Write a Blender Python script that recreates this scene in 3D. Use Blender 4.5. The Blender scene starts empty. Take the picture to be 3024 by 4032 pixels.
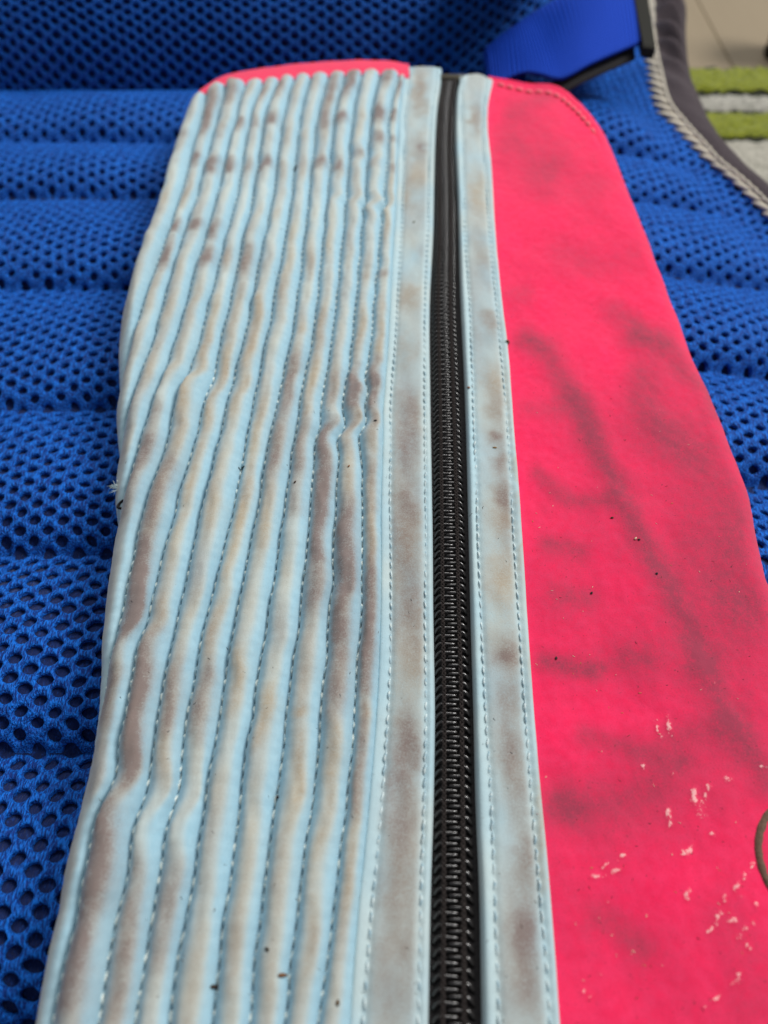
import bpy, math, random
import numpy as np
from mathutils import Vector
from mathutils.bvhtree import BVHTree

random.seed(7)
rng = np.random.default_rng(11)
scene = bpy.context.scene
C = scene.collection
S = 0.001                       # everything below is laid out in millimetres

# ------------------------------------------------------------------ camera
PITCH = math.radians(55.0)
CAM_H = 172.0
FPX, CX, CY = 3028.0, 1512.0, 2016.0
SP, CP = math.sin(PITCH), math.cos(PITCH)
cam_data = bpy.data.cameras.new('camera')
cam = bpy.data.objects.new('camera', cam_data)
C.objects.link(cam)
cam.location = (0, 0, CAM_H * S)
cam.rotation_euler = (math.radians(90) - PITCH, 0, 0)
cam_data.sensor_fit = 'VERTICAL'
cam_data.sensor_height = 36.0
cam_data.sensor_width = 27.0
cam_data.lens = 36.0 * FPX / 4032.0
cam_data.clip_start = 0.005
cam_data.clip_end = 50.0
cam_data.dof.use_dof = True
cam_data.dof.focus_distance = 0.198
cam_data.dof.aperture_fstop = 9.5
scene.camera = cam

# ------------------------------------------------------------------ light
world = bpy.data.worlds.new('World')
scene.world = world
world.use_nodes = True
bg = world.node_tree.nodes['Background']
bg.inputs['Color'].default_value = (0.80, 0.90, 1.0, 1)
bg.inputs['Strength'].default_value = 0.22

def area(name, loc, target, size, power, color):
    l = bpy.data.lights.new(name, 'AREA')
    l.shape = 'RECTANGLE'; l.size, l.size_y = size
    l.energy = power; l.color = color
    o = bpy.data.objects.new(name, l); C.objects.link(o)
    o.location = loc
    o.rotation_euler = (Vector(target) - Vector(loc)).to_track_quat('-Z', 'Y').to_euler()
    return o
area('window_light', (1.05, 0.55, 1.25), (0, .2, 0), (0.6, 0.6), 24.0, (1.0, 0.985, 0.96))
area('far_highlight_light', (0.10, 1.35, 1.45), (0, .2, 0), (0.9, 0.6), 15.0, (1.0, 0.985, 0.96))  # second light, added to bring out highlights on the zip

scene.view_settings.view_transform = 'Standard'
scene.view_settings.look = 'None'
scene.view_settings.exposure = 0.0
scene.view_settings.gamma = 1.0

# ------------------------------------------------------------------ maths helpers
def pix(px, py, z=0.0):
    """where the sight line of a photo pixel meets the level z (mm)"""
    px = np.asarray(px, float); py = np.asarray(py, float)
    t = (py - CY) / FPX
    d = (CAM_H - z) / (SP + t * CP)
    return d * (px - CX) / FPX, d * (CP - t * SP)

def zpts(pts, ox, oy, s, z=0.0):
    p = np.array(pts, float)
    X, Y = pix(ox + p[:, 0] / s, oy + p[:, 1] / s, z)
    return np.stack([X, Y], 1)

def curve_fn(pts):
    """smooth X(Y) through points (X, Y)"""
    p = pts[np.argsort(pts[:, 1])]
    y, x = p[:, 1], p[:, 0]
    keep = np.concatenate([[True], np.diff(y) > 0.3]); y, x = y[keep], x[keep]
    m = np.gradient(x, y)
    def f(q):
        q = np.asarray(q, float)
        i = np.clip(np.searchsorted(y, q) - 1, 0, len(y) - 2)
        h = y[i + 1] - y[i]; t = (q - y[i]) / h
        tc = np.clip(t, 0, 1)
        a = (2*tc**3 - 3*tc**2 + 1) * x[i] + (tc**3 - 2*tc**2 + tc) * h * m[i] \
            + (-2*tc**3 + 3*tc**2) * x[i+1] + (tc**3 - tc**2) * h * m[i+1]
        return a + np.where(t < 0, t * h * m[i], 0) + np.where(t > 1, (t - 1) * h * m[i + 1], 0)
    f.lo, f.hi = y[0], y[-1]
    return f

_perm = rng.random((64, 64, 8))
def vnoise(x, y, ch=0):
    x = np.asarray(x, float); y = np.asarray(y, float)
    xi = np.floor(x).astype(int); yi = np.floor(y).astype(int)
    fx = x - xi; fy = y - yi
    fx = fx*fx*(3-2*fx); fy = fy*fy*(3-2*fy)
    P = _perm[..., ch % 8]
    g = lambda a, b: P[a % 64, b % 64]
    return (g(xi, yi)*(1-fx)*(1-fy) + g(xi+1, yi)*fx*(1-fy) + g(xi, yi+1)*(1-fx)*fy + g(xi+1, yi+1)*fx*fy) * 2 - 1
def fbm(x, y, ch=0, o=3):
    r = 0; a = 1
    for k in range(o):
        r = r + a * vnoise(x * 2**k + 7.3*k, y * 2**k + 3.1*k, ch + k); a *= .5
    return r
def sstep(a, b, x):
    t = np.clip((x - a) / (b - a), 0, 1); return t*t*(3-2*t)

def photo_xy(X, Y, Z=0.0):
    zc = -(Z - CAM_H)
    d = Y*CP + zc*SP; vv = (zc*CP - Y*SP)
    return CX + FPX*X/d, CY + FPX*vv/d

# ------------------------------------------------------------------ mesh helpers
def mesh_np(name, V, F, smooth=True):
    V = np.asarray(V, np.float32) * S
    F = np.asarray(F, np.int32)
    n = F.shape[1]
    me = bpy.data.meshes.new(name)
    me.vertices.add(len(V)); me.vertices.foreach_set('co', V.ravel())
    me.loops.add(F.size); me.loops.foreach_set('vertex_index', F.ravel())
    me.polygons.add(len(F))
    me.polygons.foreach_set('loop_start', np.arange(len(F), dtype=np.int32) * n)
    me.polygons.foreach_set('loop_total', np.full(len(F), n, np.int32))
    me.polygons.foreach_set('use_smooth', np.full(len(F), smooth))
    me.update(calc_edges=True)
    me.validate()
    return me
def colattr(me, name, arr):
    a = me.color_attributes.new(name, 'FLOAT_COLOR', 'POINT')
    c = np.ones((len(arr), 4), np.float32); c[:, :3] = arr
    a.data.foreach_set('color', c.ravel())
def obj(name, me, mat=None, parent=None):
    o = bpy.data.objects.new(name, me); C.objects.link(o)
    if mat is not None and me is not None and len(me.materials) == 0: me.materials.append(mat)
    if parent is not None: o.parent = parent
    return o
def tag(o, label=None, cat=None, group=None, kind=None):
    if label: o['label'] = label
    if cat: o['category'] = cat
    if group: o['group'] = group
    if kind: o['kind'] = kind
    return o
def gridF(r, c, flip=False):
    i = np.arange(r - 1)[:, None] * c + np.arange(c - 1)[None, :]
    i = i.ravel()
    f = np.stack([i, i + 1, i + c + 1, i + c], 1)
    return f[:, ::-1] if flip else f
def tube(P, rad, sides=6, cap=True):
    P = np.asarray(P, float); n = len(P)
    rad = np.broadcast_to(np.asarray(rad, float), (n,))
    T = np.gradient(P, axis=0); T /= np.linalg.norm(T, axis=1)[:, None] + 1e-9
    up = np.array([0, 0, 1.0])
    A = np.cross(T, up); nn = np.linalg.norm(A, axis=1)
    A[nn < 1e-3] = (1, 0, 0); A /= np.linalg.norm(A, axis=1)[:, None]
    B = np.cross(A, T)
    an = np.linspace(0, 2*math.pi, sides, endpoint=False)
    V = P[:, None] + rad[:, None, None] * (A[:, None]*np.cos(an)[None, :, None] + B[:, None]*np.sin(an)[None, :, None])
    V = V.reshape(-1, 3)
    F = []
    for i in range(n - 1):
        for k in range(sides):
            a = i*sides + k; b = i*sides + (k+1) % sides
            F.append((a, b, b + sides, a + sides))
    if cap:
        V = np.concatenate([V, P[:1], P[-1:]]); c0, c1 = n*sides, n*sides + 1
        for k in range(0, sides, 1):
            F.append((c0, (k+1) % sides, k, k)); F.append((c1, (n-1)*sides + k, (n-1)*sides + (k+1) % sides, (n-1)*sides + (k+1) % sides))
    return V, np.array(F)
def join(parts):
    V = []; F = []; off = 0
    for v, f in parts:
        V.append(v); F.append(np.asarray(f) + off); off += len(v)
    return np.concatenate(V), np.concatenate(F)
def mesh_py(name, V, F, smooth=True):
    me = bpy.data.meshes.new(name)
    out = []
    for f in F:
        g = []
        for q in f:
            if int(q) not in g: g.append(int(q))
        if len(g) > 2: out.append(g)
    me.from_pydata([tuple(np.asarray(v) * S) for v in V], [], out)
    me.polygons.foreach_set('use_smooth', [smooth]*len(me.polygons))
    me.update(); return me

# ------------------------------------------------------------------ material helpers
class MT:
    def __init__(s, name, rough=.9, sheen=0.0, spec=.3):
        s.m = bpy.data.materials.new(name); s.m.use_nodes = True
        s.nt = s.m.node_tree; s.N = s.nt.nodes; s.L = s.nt.links
        s.b = s.N['Principled BSDF']
        s.b.inputs['Roughness'].default_value = rough
        s.b.inputs['Specular IOR Level'].default_value = spec
        s.b.inputs['Sheen Weight'].default_value = sheen
        s.b.inputs['Sheen Roughness'].default_value = .5
        s.tc = s.N.new('ShaderNodeTexCoord')
    def node(s, t, **kw):
        n = s.N.new(t)
        for k, v in kw.items(): setattr(n, k, v)
        return n
    def noise(s, scale, detail=3, rough=.55, vec=None, stretch=None):
        n = s.node('ShaderNodeTexNoise')
        n.inputs['Scale'].default_value = scale; n.inputs['Detail'].default_value = detail; n.inputs['Roughness'].default_value = rough
        v = vec or s.tc.outputs['Object']
        if stretch:
            mp = s.node('ShaderNodeMapping'); mp.inputs['Scale'].default_value = stretch[:3]
            if len(stretch) > 3: mp.inputs['Rotation'].default_value = (0, 0, stretch[3])
            s.L.new(v, mp.inputs['Vector']); v = mp.outputs['Vector']
        s.L.new(v, n.inputs['Vector'])
        return n.outputs['Fac']
    def ramp(s, fac, a, b):
        n = s.node('ShaderNodeMapRange'); n.interpolation_type = 'SMOOTHSTEP'
        n.inputs['From Min'].default_value = a; n.inputs['From Max'].default_value = b
        s.L.new(fac, n.inputs['Value']); return n.outputs['Result']
    def math(s, op, a, b=None):
        n = s.node('ShaderNodeMath', operation=op)
        for i, v in enumerate((a, b)):
            if v is None: continue
            if isinstance(v, (int, float)): n.inputs[i].default_value = v
            else: s.L.new(v, n.inputs[i])
        return n.outputs[0]
    def mix(s, fac, a, b, blend='MIX'):
        n = s.node('ShaderNodeMix', data_type='RGBA', blend_type=blend)
        for i, v in ((0, fac), (6, a), (7, b)):
            if isinstance(v, (int, float)): n.inputs[i].default_value = v
            elif isinstance(v, tuple): n.inputs[i].default_value = (*v, 1)
            else: s.L.new(v, n.inputs[i])
        return n.outputs[2]
    def attr(s, name):
        n = s.node('ShaderNodeAttribute', attribute_name=name)
        sp = s.node('ShaderNodeSeparateColor'); s.L.new(n.outputs['Color'], sp.inputs[0])
        return sp.outputs
    def color(s, v):
        if isinstance(v, tuple): s.b.inputs['Base Color'].default_value = (*v, 1)
        else: s.L.new(v, s.b.inputs['Base Color'])
    def bump(s, h, strength=.3, dist=.0003):
        n = s.node('ShaderNodeBump'); n.inputs['Strength'].default_value = strength; n.inputs['Distance'].default_value = dist
        s.L.new(h, n.inputs['Height'])
        prev = s.b.inputs['Normal'].links
        if prev: s.L.new(prev[0].from_socket, n.inputs['Normal'])
        s.L.new(n.outputs[0], s.b.inputs['Normal'])

# pale blue brushed fabric; stain = (tan, mauve, cream bleaching)
def fabric_pale(name):
    m = MT(name, .92, .25, .2)
    st = m.attr('stain')
    grain = m.noise(2600, 3, .7)
    mid = m.noise(500, 3, .6)
    g2 = m.math('ADD', m.math('MULTIPLY', grain, .9), m.math('MULTIPLY', mid, .5))      # about .7
    base = m.mix(m.ramp(mid, .35, .7), (.335, .545, .645), (.375, .585, .68))
    c = m.mix(st[2], base, (.575, .63, .585))
    nap = m.noise(1700, 3, .6, stretch=(1, .3, 1, .7))
    c = m.mix(m.math('MULTIPLY', m.ramp(nap, .45, .75), .12), c, (.27, .33, .36))
    tan = m.math('MULTIPLY', st[0], m.ramp(g2, -.1, 1.1)); tan = m.math('MINIMUM', m.math('MULTIPLY', tan, 1.6), .95)
    c = m.mix(tan, c, (.46, .39, .28))
    mv = m.math('MULTIPLY', st[1], m.ramp(g2, -.1, 1.1)); mv = m.math('MINIMUM', m.math('MULTIPLY', mv, 1.5), .90)
    c = m.mix(mv, c, (.205, .146, .134))
    speck = m.ramp(m.noise(1500, 2, .5), .70, .78)
    c = m.mix(m.math('MULTIPLY', speck, .35), c, (.2, .15, .12))
    m.color(c)
    m.bump(grain, .35, .00025)
    m.bump(mid, .12, .0004)
    return m.m
M_pale = fabric_pale('pale_blue_fabric')

m = MT('pink_fabric', .9, .2, .2)
st = m.attr('stain')
grain = m.noise(2600, 3, .7); mid = m.noise(420, 4, .6); big = m.noise(38, 3)
g2 = m.math('ADD', m.math('MULTIPLY', grain, .9), m.math('MULTIPLY', mid, .6))
base = m.mix(m.ramp(mid, .3, .72), (.92, .013, .092), (.97, .024, .120))
base = m.mix(m.math('MULTIPLY', m.ramp(big, .45, .75), .22), base, (.84, .05, .13))
base = m.mix(m.math('MULTIPLY', m.ramp(grain, .50, .70), .30), base, (.62, .012, .07))
streak = m.noise(700, 4, .65, stretch=(1, .5, 1, -.5))
g2 = m.math('ADD', g2, m.math('MULTIPLY', m.math('SUBTRACT', streak, .5), .3))
sm = m.math('MINIMUM', m.math('MULTIPLY', m.math('MULTIPLY', st[0], m.ramp(g2, -.1, 1.2)), 1.5), .92)
c = m.mix(sm, base, (.29, .040, .075))
speck = m.ramp(m.noise(1300, 2, .5), .69, .77)
c = m.mix(m.math('MULTIPLY', speck, .55), c, (.12, .02, .03))
pale = m.ramp(m.math('ADD', m.math('MULTIPLY', st[1], 1.0), m.math('MULTIPLY', m.math('SUBTRACT', m.noise(1700, 4, .7), .5), 2.0)), .42, .80)
pale = m.math('MULTIPLY', pale, m.ramp(st[1], .05, .4))
c = m.mix(m.math('MULTIPLY', pale, .8), c, (.95, .52, .50))
m.color(c); m.bump(grain, .4, .00022); m.bump(m.noise(1100, 2, .5, stretch=(1, .45, 1, .5)), .12, .0003)
M_pink = m.m

m = MT('pink_edge_tape', .8, .2, .3)
m.color(m.mix(m.noise(900, 3), (.80, .02, .085), (.90, .05, .13))); m.bump(m.noise(1500, 2), .3, .0003)
M_pinktape = m.m
m = MT('pale_pink_thread', .8, .1); m.color((.92, .17, .22)); M_pinkthread = m.m

m = MT('blue_thread', .75, .2)
m.color(m.mix(m.ramp(m.noise(700, 2), .4, .62), (.32, .48, .54), (.80, .84, .77))); M_thread = m.m
m = MT('white_thread', .7, .2)
m.color(m.mix(m.ramp(m.noise(900, 2), .4, .6), (.34, .48, .54), (.62, .71, .71))); M_thread2 = m.m

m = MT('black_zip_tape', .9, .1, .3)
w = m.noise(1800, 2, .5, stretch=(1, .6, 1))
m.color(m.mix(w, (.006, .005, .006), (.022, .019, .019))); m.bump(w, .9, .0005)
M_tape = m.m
m = MT('black_coil_plastic', .22, 0, 1.0)
m.color(m.mix(m.noise(300, 2), (.012, .009, .008), (.022, .017, .015))); M_coil = m.m
m = MT('dark_brown_zip_thread', .8, .0, .2)
m.color(m.mix(m.noise(1500, 2), (.006, .005, .005), (.045, .034, .031))); M_zthread = m.m
m = MT('zip_end_tape', .8, .1); m.color((.05, .042, .025)); M_stop = m.m

def meshblue(name, a, b):
    m = MT(name, .6, .05, .22)
    w1 = m.noise(2000, 2, .5, stretch=(1, .22, 1, 1.0)); w2 = m.noise(2000, 2, .5, stretch=(1, .22, 1, -1.0))
    w = m.math('MAXIMUM', w1, w2)
    m.color(m.mix(m.ramp(w, .44, .68), a, b))  # strand glints are put into the colour as the brighter blue
    m.b.inputs['Sheen Tint'].default_value = (.2, .5, 1, 1)
    m.bump(w, 1.0, .0011)
    return m.m
M_mesh = meshblue('blue_knitted_mesh', (.0004, .026, .20), (.004, .17, .74))
m = MT('dark_blue_backing', .9, .2)
f = m.noise(1400, 3, .6, stretch=(1, .35, 1, .4))
m.color(m.mix(m.ramp(f, .5, .75), (.0008, .013, .085), (.004, .05, .25))); m.bump(f, .8, .0008)
M_back = m.m

m = MT('blue_webbing', .7, 0, .15)
uvn = m.node('ShaderNodeUVMap')
wv = m.node('ShaderNodeTexWave', bands_direction='X'); wv.inputs['Scale'].default_value = 13; wv.inputs['Distortion'].default_value = .3
mp = m.node('ShaderNodeMapping'); mp.inputs['Scale'].default_value = (1, 1, 1)
m.L.new(uvn.outputs[0], mp.inputs[0]); m.L.new(mp.outputs[0], wv.inputs['Vector'])
wv2 = m.node('ShaderNodeTexWave', bands_direction='Y'); wv2.inputs['Scale'].default_value = 9; wv2.inputs['Distortion'].default_value = .4
m.L.new(mp.outputs[0], wv2.inputs['Vector'])
h = m.math('MULTIPLY', wv.outputs['Fac'], m.math('ADD', m.math('MULTIPLY', wv2.outputs['Fac'], .6), .4))
m.color(m.mix(h, (.0005, .022, .27), (.002, .075, .62))); m.bump(h, .8, .0006)
M_web = m.m
m = MT('black_buckle_plastic', .7, 0, .2); m.color((.013, .012, .008)); m.bump(m.noise(600, 2), .1, .0003); M_buckle = m.m

m = MT('purple_grey_binding', .75, .1, .2)
wv = m.node('ShaderNodeTexWave', bands_direction='DIAGONAL'); wv.inputs['Scale'].default_value = 330; wv.inputs['Distortion'].default_value = .6
m.L.new(m.tc.outputs['Object'], wv.inputs['Vector'])
m.color(m.mix(wv.outputs['Fac'], (.034, .024, .029), (.072, .053, .060))); m.bump(wv.outputs['Fac'], .6, .0004)
M_bind = m.m
m = MT('cream_overlock_thread', .8, .3)
f = m.noise(1600, 2, .5)
m.color(m.mix(f, (.42, .37, .28), (.72, .66, .54))); m.bump(f, .8, .0005)
M_cream = m.m

def pile(name, a, b):
    m = MT(name, 1, .3, .1)
    f = m.noise(420, 4, .7)
    m.color(m.mix(m.ramp(f, .35, .68), a, b)); m.bump(f, 1, .003)
    return m.m
M_lime = pile('lime_pile', (.16, .19, .003), (.33, .36, .008))
M_beige = pile('beige_pile', (.38, .36, .29), (.62, .58, .49))
M_grey = pile('light_grey_pile', (.34, .33, .28), (.58, .55, .48))
M_black = pile('dark_pile', (.015, .018, .008), (.07, .08, .03))
m = MT('tan_floor_board', .55, 0, .4)
f = m.noise(12, 5, .6, stretch=(6, .6, 1))
m.color(m.mix(f, (.23, .18, .115), (.28, .22, .145))); m.bump(f, .1, .001); M_floor = m.m
m = MT('floor_joint', .9); m.color((.17, .128, .075)); M_joint = m.m
m = MT('dark_brown_wood', .5); m.color(m.mix(m.noise(60, 4, stretch=(1, 1, .2)), (.03, .015, .008), (.07, .035, .018))); M_wood = m.m
m = MT('brown_piping', .7, .3)
f = m.noise(1500, 3); m.color(m.mix(f, (.07, .03, .018), (.19, .10, .06))); m.bump(f, .6, .0004); M_piping = m.m
m = MT('lint_fibres', .9); 
oi = m.attr('tint'); 
n = m.node('ShaderNodeAttribute', attribute_name='tint'); m.color(n.outputs['Color']); M_lint = m.m

# ================================================================== SETTING
floor = obj('floor', mesh_py('floor', [(-900, -600, -90.5), (1100, -600, -90.5), (1100, 1500, -90.5), (-900, 1500, -90.5)], [(0, 1, 2, 3)]), M_joint)
tag(floor, 'tan boarded floor beyond the striped rug', 'floor', kind='structure')
xs = [244 - 130*k for k in range(8, 0, -1)] + [244, 374, 504, 634, 764, 894, 1024]
def box(x0, x1, y0, y1, z0, z1, b=.0):
    V = [(x0, y0, z0), (x1, y0, z0), (x1, y1, z0), (x0, y1, z0), (x0+b, y0+b, z1), (x1-b, y0+b, z1), (x1-b, y1-b, z1), (x0+b, y1-b, z1)]
    F = [(3, 2, 1, 0), (4, 5, 6, 7), (0, 1, 5, 4), (1, 2, 6, 5), (2, 3, 7, 6), (3, 0, 4, 7)]
    return np.array(V, float), np.array(F)
pl = None
for a in xs:
    if pl is None:
        v, f = box(.3, 129.7, -590, 1490, -6, 0, .6); pl = mesh_py('board', v, f, False); pl.materials.append(M_floor)
    o = obj('board', pl, None, floor); o.location = (a*S, 0, -90*S)

# ------------------------------------------------------------------ rug
rug = obj('striped_rug', None)
rug.location = (.2, .3, -.089)
tag(rug, 'beige pile rug with lime green stripes edged in black, under the backpack', 'rug')
RZ = -78.0
def yz(py, z): return float(pix(CX, py, z)[1])
def A7y(zy): return zy / 2.458
edges = [(A7y(618), 'black'), (A7y(655), 'lime'), (A7y(870), 'black'), (A7y(908), 'grey'), (A7y(1045), 'black'), (A7y(1092), 'lime'), (A7y(1308), 'black'), (A7y(1350), 'beige')]
ys = [yz(e[0], RZ) for e in edges] + [-260.0]
mats = {'black': M_black, 'lime': M_lime, 'grey': M_grey, 'beige': M_beige}
names = {'black': 'dark_stripe', 'lime': 'lime_stripe', 'grey': 'grey_stripe', 'beige': 'beige_field'}
for i, (py, k) in enumerate(edges):
    y1, y0 = ys[i], ys[i+1]
    st_ = 1.6 if k != 'beige' else 3.0
    nx = int(520/st_/1.2); ny = max(4, int((y1-y0)/st_))
    X, Y = np.meshgrid(np.linspace(-120, 420, nx), np.linspace(y0, y1, ny))
    edge = np.minimum(Y - y0, y1 - Y)
    hgt = {'black': -1.6, 'lime': .6, 'grey': 0, 'beige': .3}[k]
    Z = RZ + hgt + 1.5*vnoise(X/2.6, Y/2.6, 1) + .9*vnoise(X/1.3, Y/1.3, 2) - 1.6*np.exp(-edge/1.2)
    Y = Y + np.where(edge < .01, 1, .5) * 1.1 * vnoise(X/4.1, Y*0 + i, 3)
    me = mesh_np(names[k], np.stack([X, Y, Z], -1).reshape(-1, 3) - np.array([200, 300, -89.]), gridF(ny, nx))
    obj(names[k], me, mats[k], rug)
v, f = box(-120, 420, -258, ys[0]-2, -89.5, RZ-4)
obj('rug_base', mesh_py('rug_base', v - np.array([200, 300, -89.]), f, False), M_beige, rug)

# small dark foot of some furniture standing on the boards
fx, fy = [float(q) for q in pix(3090, 222, -90)]
foot = obj('furniture_foot', None); foot.location = (fx*S, fy*S, -90*S)
tag(foot, 'dark brown wooden furniture foot on the tan floor boards', 'furniture foot')
P = np.array([(0, 0, 0.), (0, 0, 3), (0, 0, 25), (0, 0, 60), (0, 0, 63)])
v, f = tube(np.array([(0, 0.001*i, z) for i, z in enumerate((0, 2, 25, 60, 62))]), [13, 14, 16, 19, 18], 16)
an = np.linspace(0, 2*math.pi, 16, endpoint=False)
v = []
for z, r in ((0, 12.5), (1.5, 14), (25, 16), (60, 20), (62, 19)):
    for a in an: v.append((r*math.cos(a), r*math.sin(a), z))
f = [(i*16+k, i*16+(k+1) % 16, (i+1)*16+(k+1) % 16, (i+1)*16+k) for i in range(4) for k in range(16)] + [tuple(range(64, 80))]
obj('leg', mesh_py('leg', v, f), M_wood, foot)
v = []
for z, r in ((-.01, 12), (0.8, 13.2), (2.4, 14.6), (3.0, 14.9)):
    for a in an: v.append((r*math.cos(a)*1.04, r*math.sin(a)*1.04, z))
f = [(i*16+k, i*16+(k+1) % 16, (i+1)*16+(k+1) % 16, (i+1)*16+k) for i in range(3) for k in range(16)]
obj('foot_cap', mesh_py('foot_cap', v, f), M_buckle, foot)

# ================================================================== BACKPACK
pack = obj('backpack', None)
pack.location = (0, .2, -.045)
PO = np.array([0, 200.0, -45.0])
tag(pack, 'blue mesh padded back of a backpack lying on the rug', 'backpack')

PADZ = -25.0
def crown(X): return -0.0011 * np.clip(np.asarray(X, float) - 60, 0, None)**2 + 0*np.asarray(X, float)
left_s = [350, 555, 780, 1130, 1610, 2180, 2960, 4050]
right_s = [(2303, 360), (2416, 586), (2501, 777), (2607, 1067), (2760, 1439), (2923, 1889)]
SL = []
for i, py in enumerate(left_s):
    zl = PADZ + 1
    xl, yl = [float(q) for q in pix(170, py, zl)]
    if i < len(right_s):
        xr, yr = [float(q) for q in pix(*right_s[i], PADZ + float(crown(85)) + 1)]
    else: yr = yl + 26
    SL.append((yl, yl if i == 0 else yr))
SL = SL + [(SL[-1][0] - 55, SL[-1][1] - 55)]
SL = SL[::-1]
print('pad seams', [(round(a, 1), round(b, 1)) for a, b in SL])
def seam_y(i, X): return SL[i][0] + (SL[i][1] - SL[i][0])*sstep(-75, 85, np.asarray(X, float))
def pad_base(X, Y):
    X = np.asarray(X, float); Y = np.asarray(Y, float)
    X, Y = np.broadcast_arrays(X, Y)
    Z = np.zeros_like(X)
    seams = [seam_y(i, X.ravel()) for i in range(len(SL))]
    yy = Y.ravel()
    z = np.zeros(yy.shape)
    for i in range(len(SL) - 1):
        a, b = seams[i], seams[i+1]
        s = (yy - a) / (b - a); s = np.where(s > 0, np.clip(s, 1e-9, 1.01), s); sp = np.where(s > 0, np.abs(s)**.66, s)
        inside = (s >= 0) & (s < 1)
        amp = np.clip((b - a) * .17, 3, 9.0)*(1 + .22*vnoise(X.ravel()/34 + 3*i, yy*0 + i, 6))
        z = np.where(inside, amp * np.clip(4*sp*(1-sp), 0, 1)**.9, z)
    ripple_fade = .25 + .75*sstep(0, 32, f_in(Y) - X)
    return PADZ + crown(X) + z.reshape(Z.shape)*ripple_fade + 0.6*vnoise(X/23, Y/17, 4)
# outer edge of the pad on the right: inner rim of the cream overlock
A7 = lambda p, z: zpts(p, 2400, 0, 2.458, z)
EZ = PADZ - 3.5
rim_in = A7([(350, 0), (352, 300), (352, 550), (380, 700), (405, 850), (435, 980), (490, 1085), (600, 1180), (700, 1290), (830, 1420), (930, 1520), (1050, 1610), (1200, 1740), (1330, 1870), (1450, 1990), (1534, 2070)], EZ)
rim_mid = A7([(425, 0), (440, 300), (475, 520), (505, 650), (542, 800), (575, 930), (630, 1050), (730, 1180), (865, 1330), (965, 1440), (1075, 1570), (1205, 1680), (1355, 1810), (1534, 1980)], EZ)
rim_out = A7([(745, 0), (745, 300), (765, 560), (805, 750), (875, 930), (955, 1100), (1065, 1290), (1155, 1400), (1305, 1560), (1455, 1700), (1534, 1780)], EZ - 2)
def extend(p, dx=0):
    last = p[np.argmin(p[:, 1])]; d = np.array([[last[0] + 16, last[1] - 45], [last[0] + 26, last[1] - 110], [last[0] + 30, last[1] - 190], [last[0]+30, last[1]-330]])
    first = p[np.argmax(p[:, 1])]
    return np.concatenate([[[first[0] - 2, first[1] + 60]], p, d])
f_in, f_mid, f_out = [curve_fn(extend(q)) for q in (rim_in, rim_mid, rim_out)]
def pad_surf(X, Y):
    e = f_in(Y) - X
    w = np.exp(-np.clip(e, 0, None) / 9.0)
    return pad_base(X, Y)*(1 - w) + (EZ - .5 + .6*vnoise(X*0 + 3, Y/26, 2))*w - 3.0*np.clip(-e, 0, 8)/8

Yfold = (SL[-1][0], 0.0)
def upper_surf(a, b):
    """front of the raised pad; a = X, b = distance up the face"""
    yf = Yfold[0] + Yfold[1]*a + 0.010 * np.clip(a - 20, 0, None)**2 - 1.0
    zf = PADZ + crown(a)
    th = np.clip(b / 60.0, -.1, 1.6)
    y = yf + 16*(1 - np.cos(th*1.45)) + 7.0*np.sin(th*1.45)
    z = zf - 2 + 48*np.sin(th*1.45) + .8*vnoise(a/25, b/20, 5)
    return np.stack([a, y, z], -1)
def lower_surf(a, b): return np.stack([a, b, pad_surf(a, b)], -1)
def normals(fn, a, b, e=.6):
    du = fn(a + e, b) - fn(a - e, b); dv = fn(a, b + e) - fn(a, b - e)
    n = np.cross(du, dv); return n / np.linalg.norm(n, axis=-1, keepdims=True)

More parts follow.
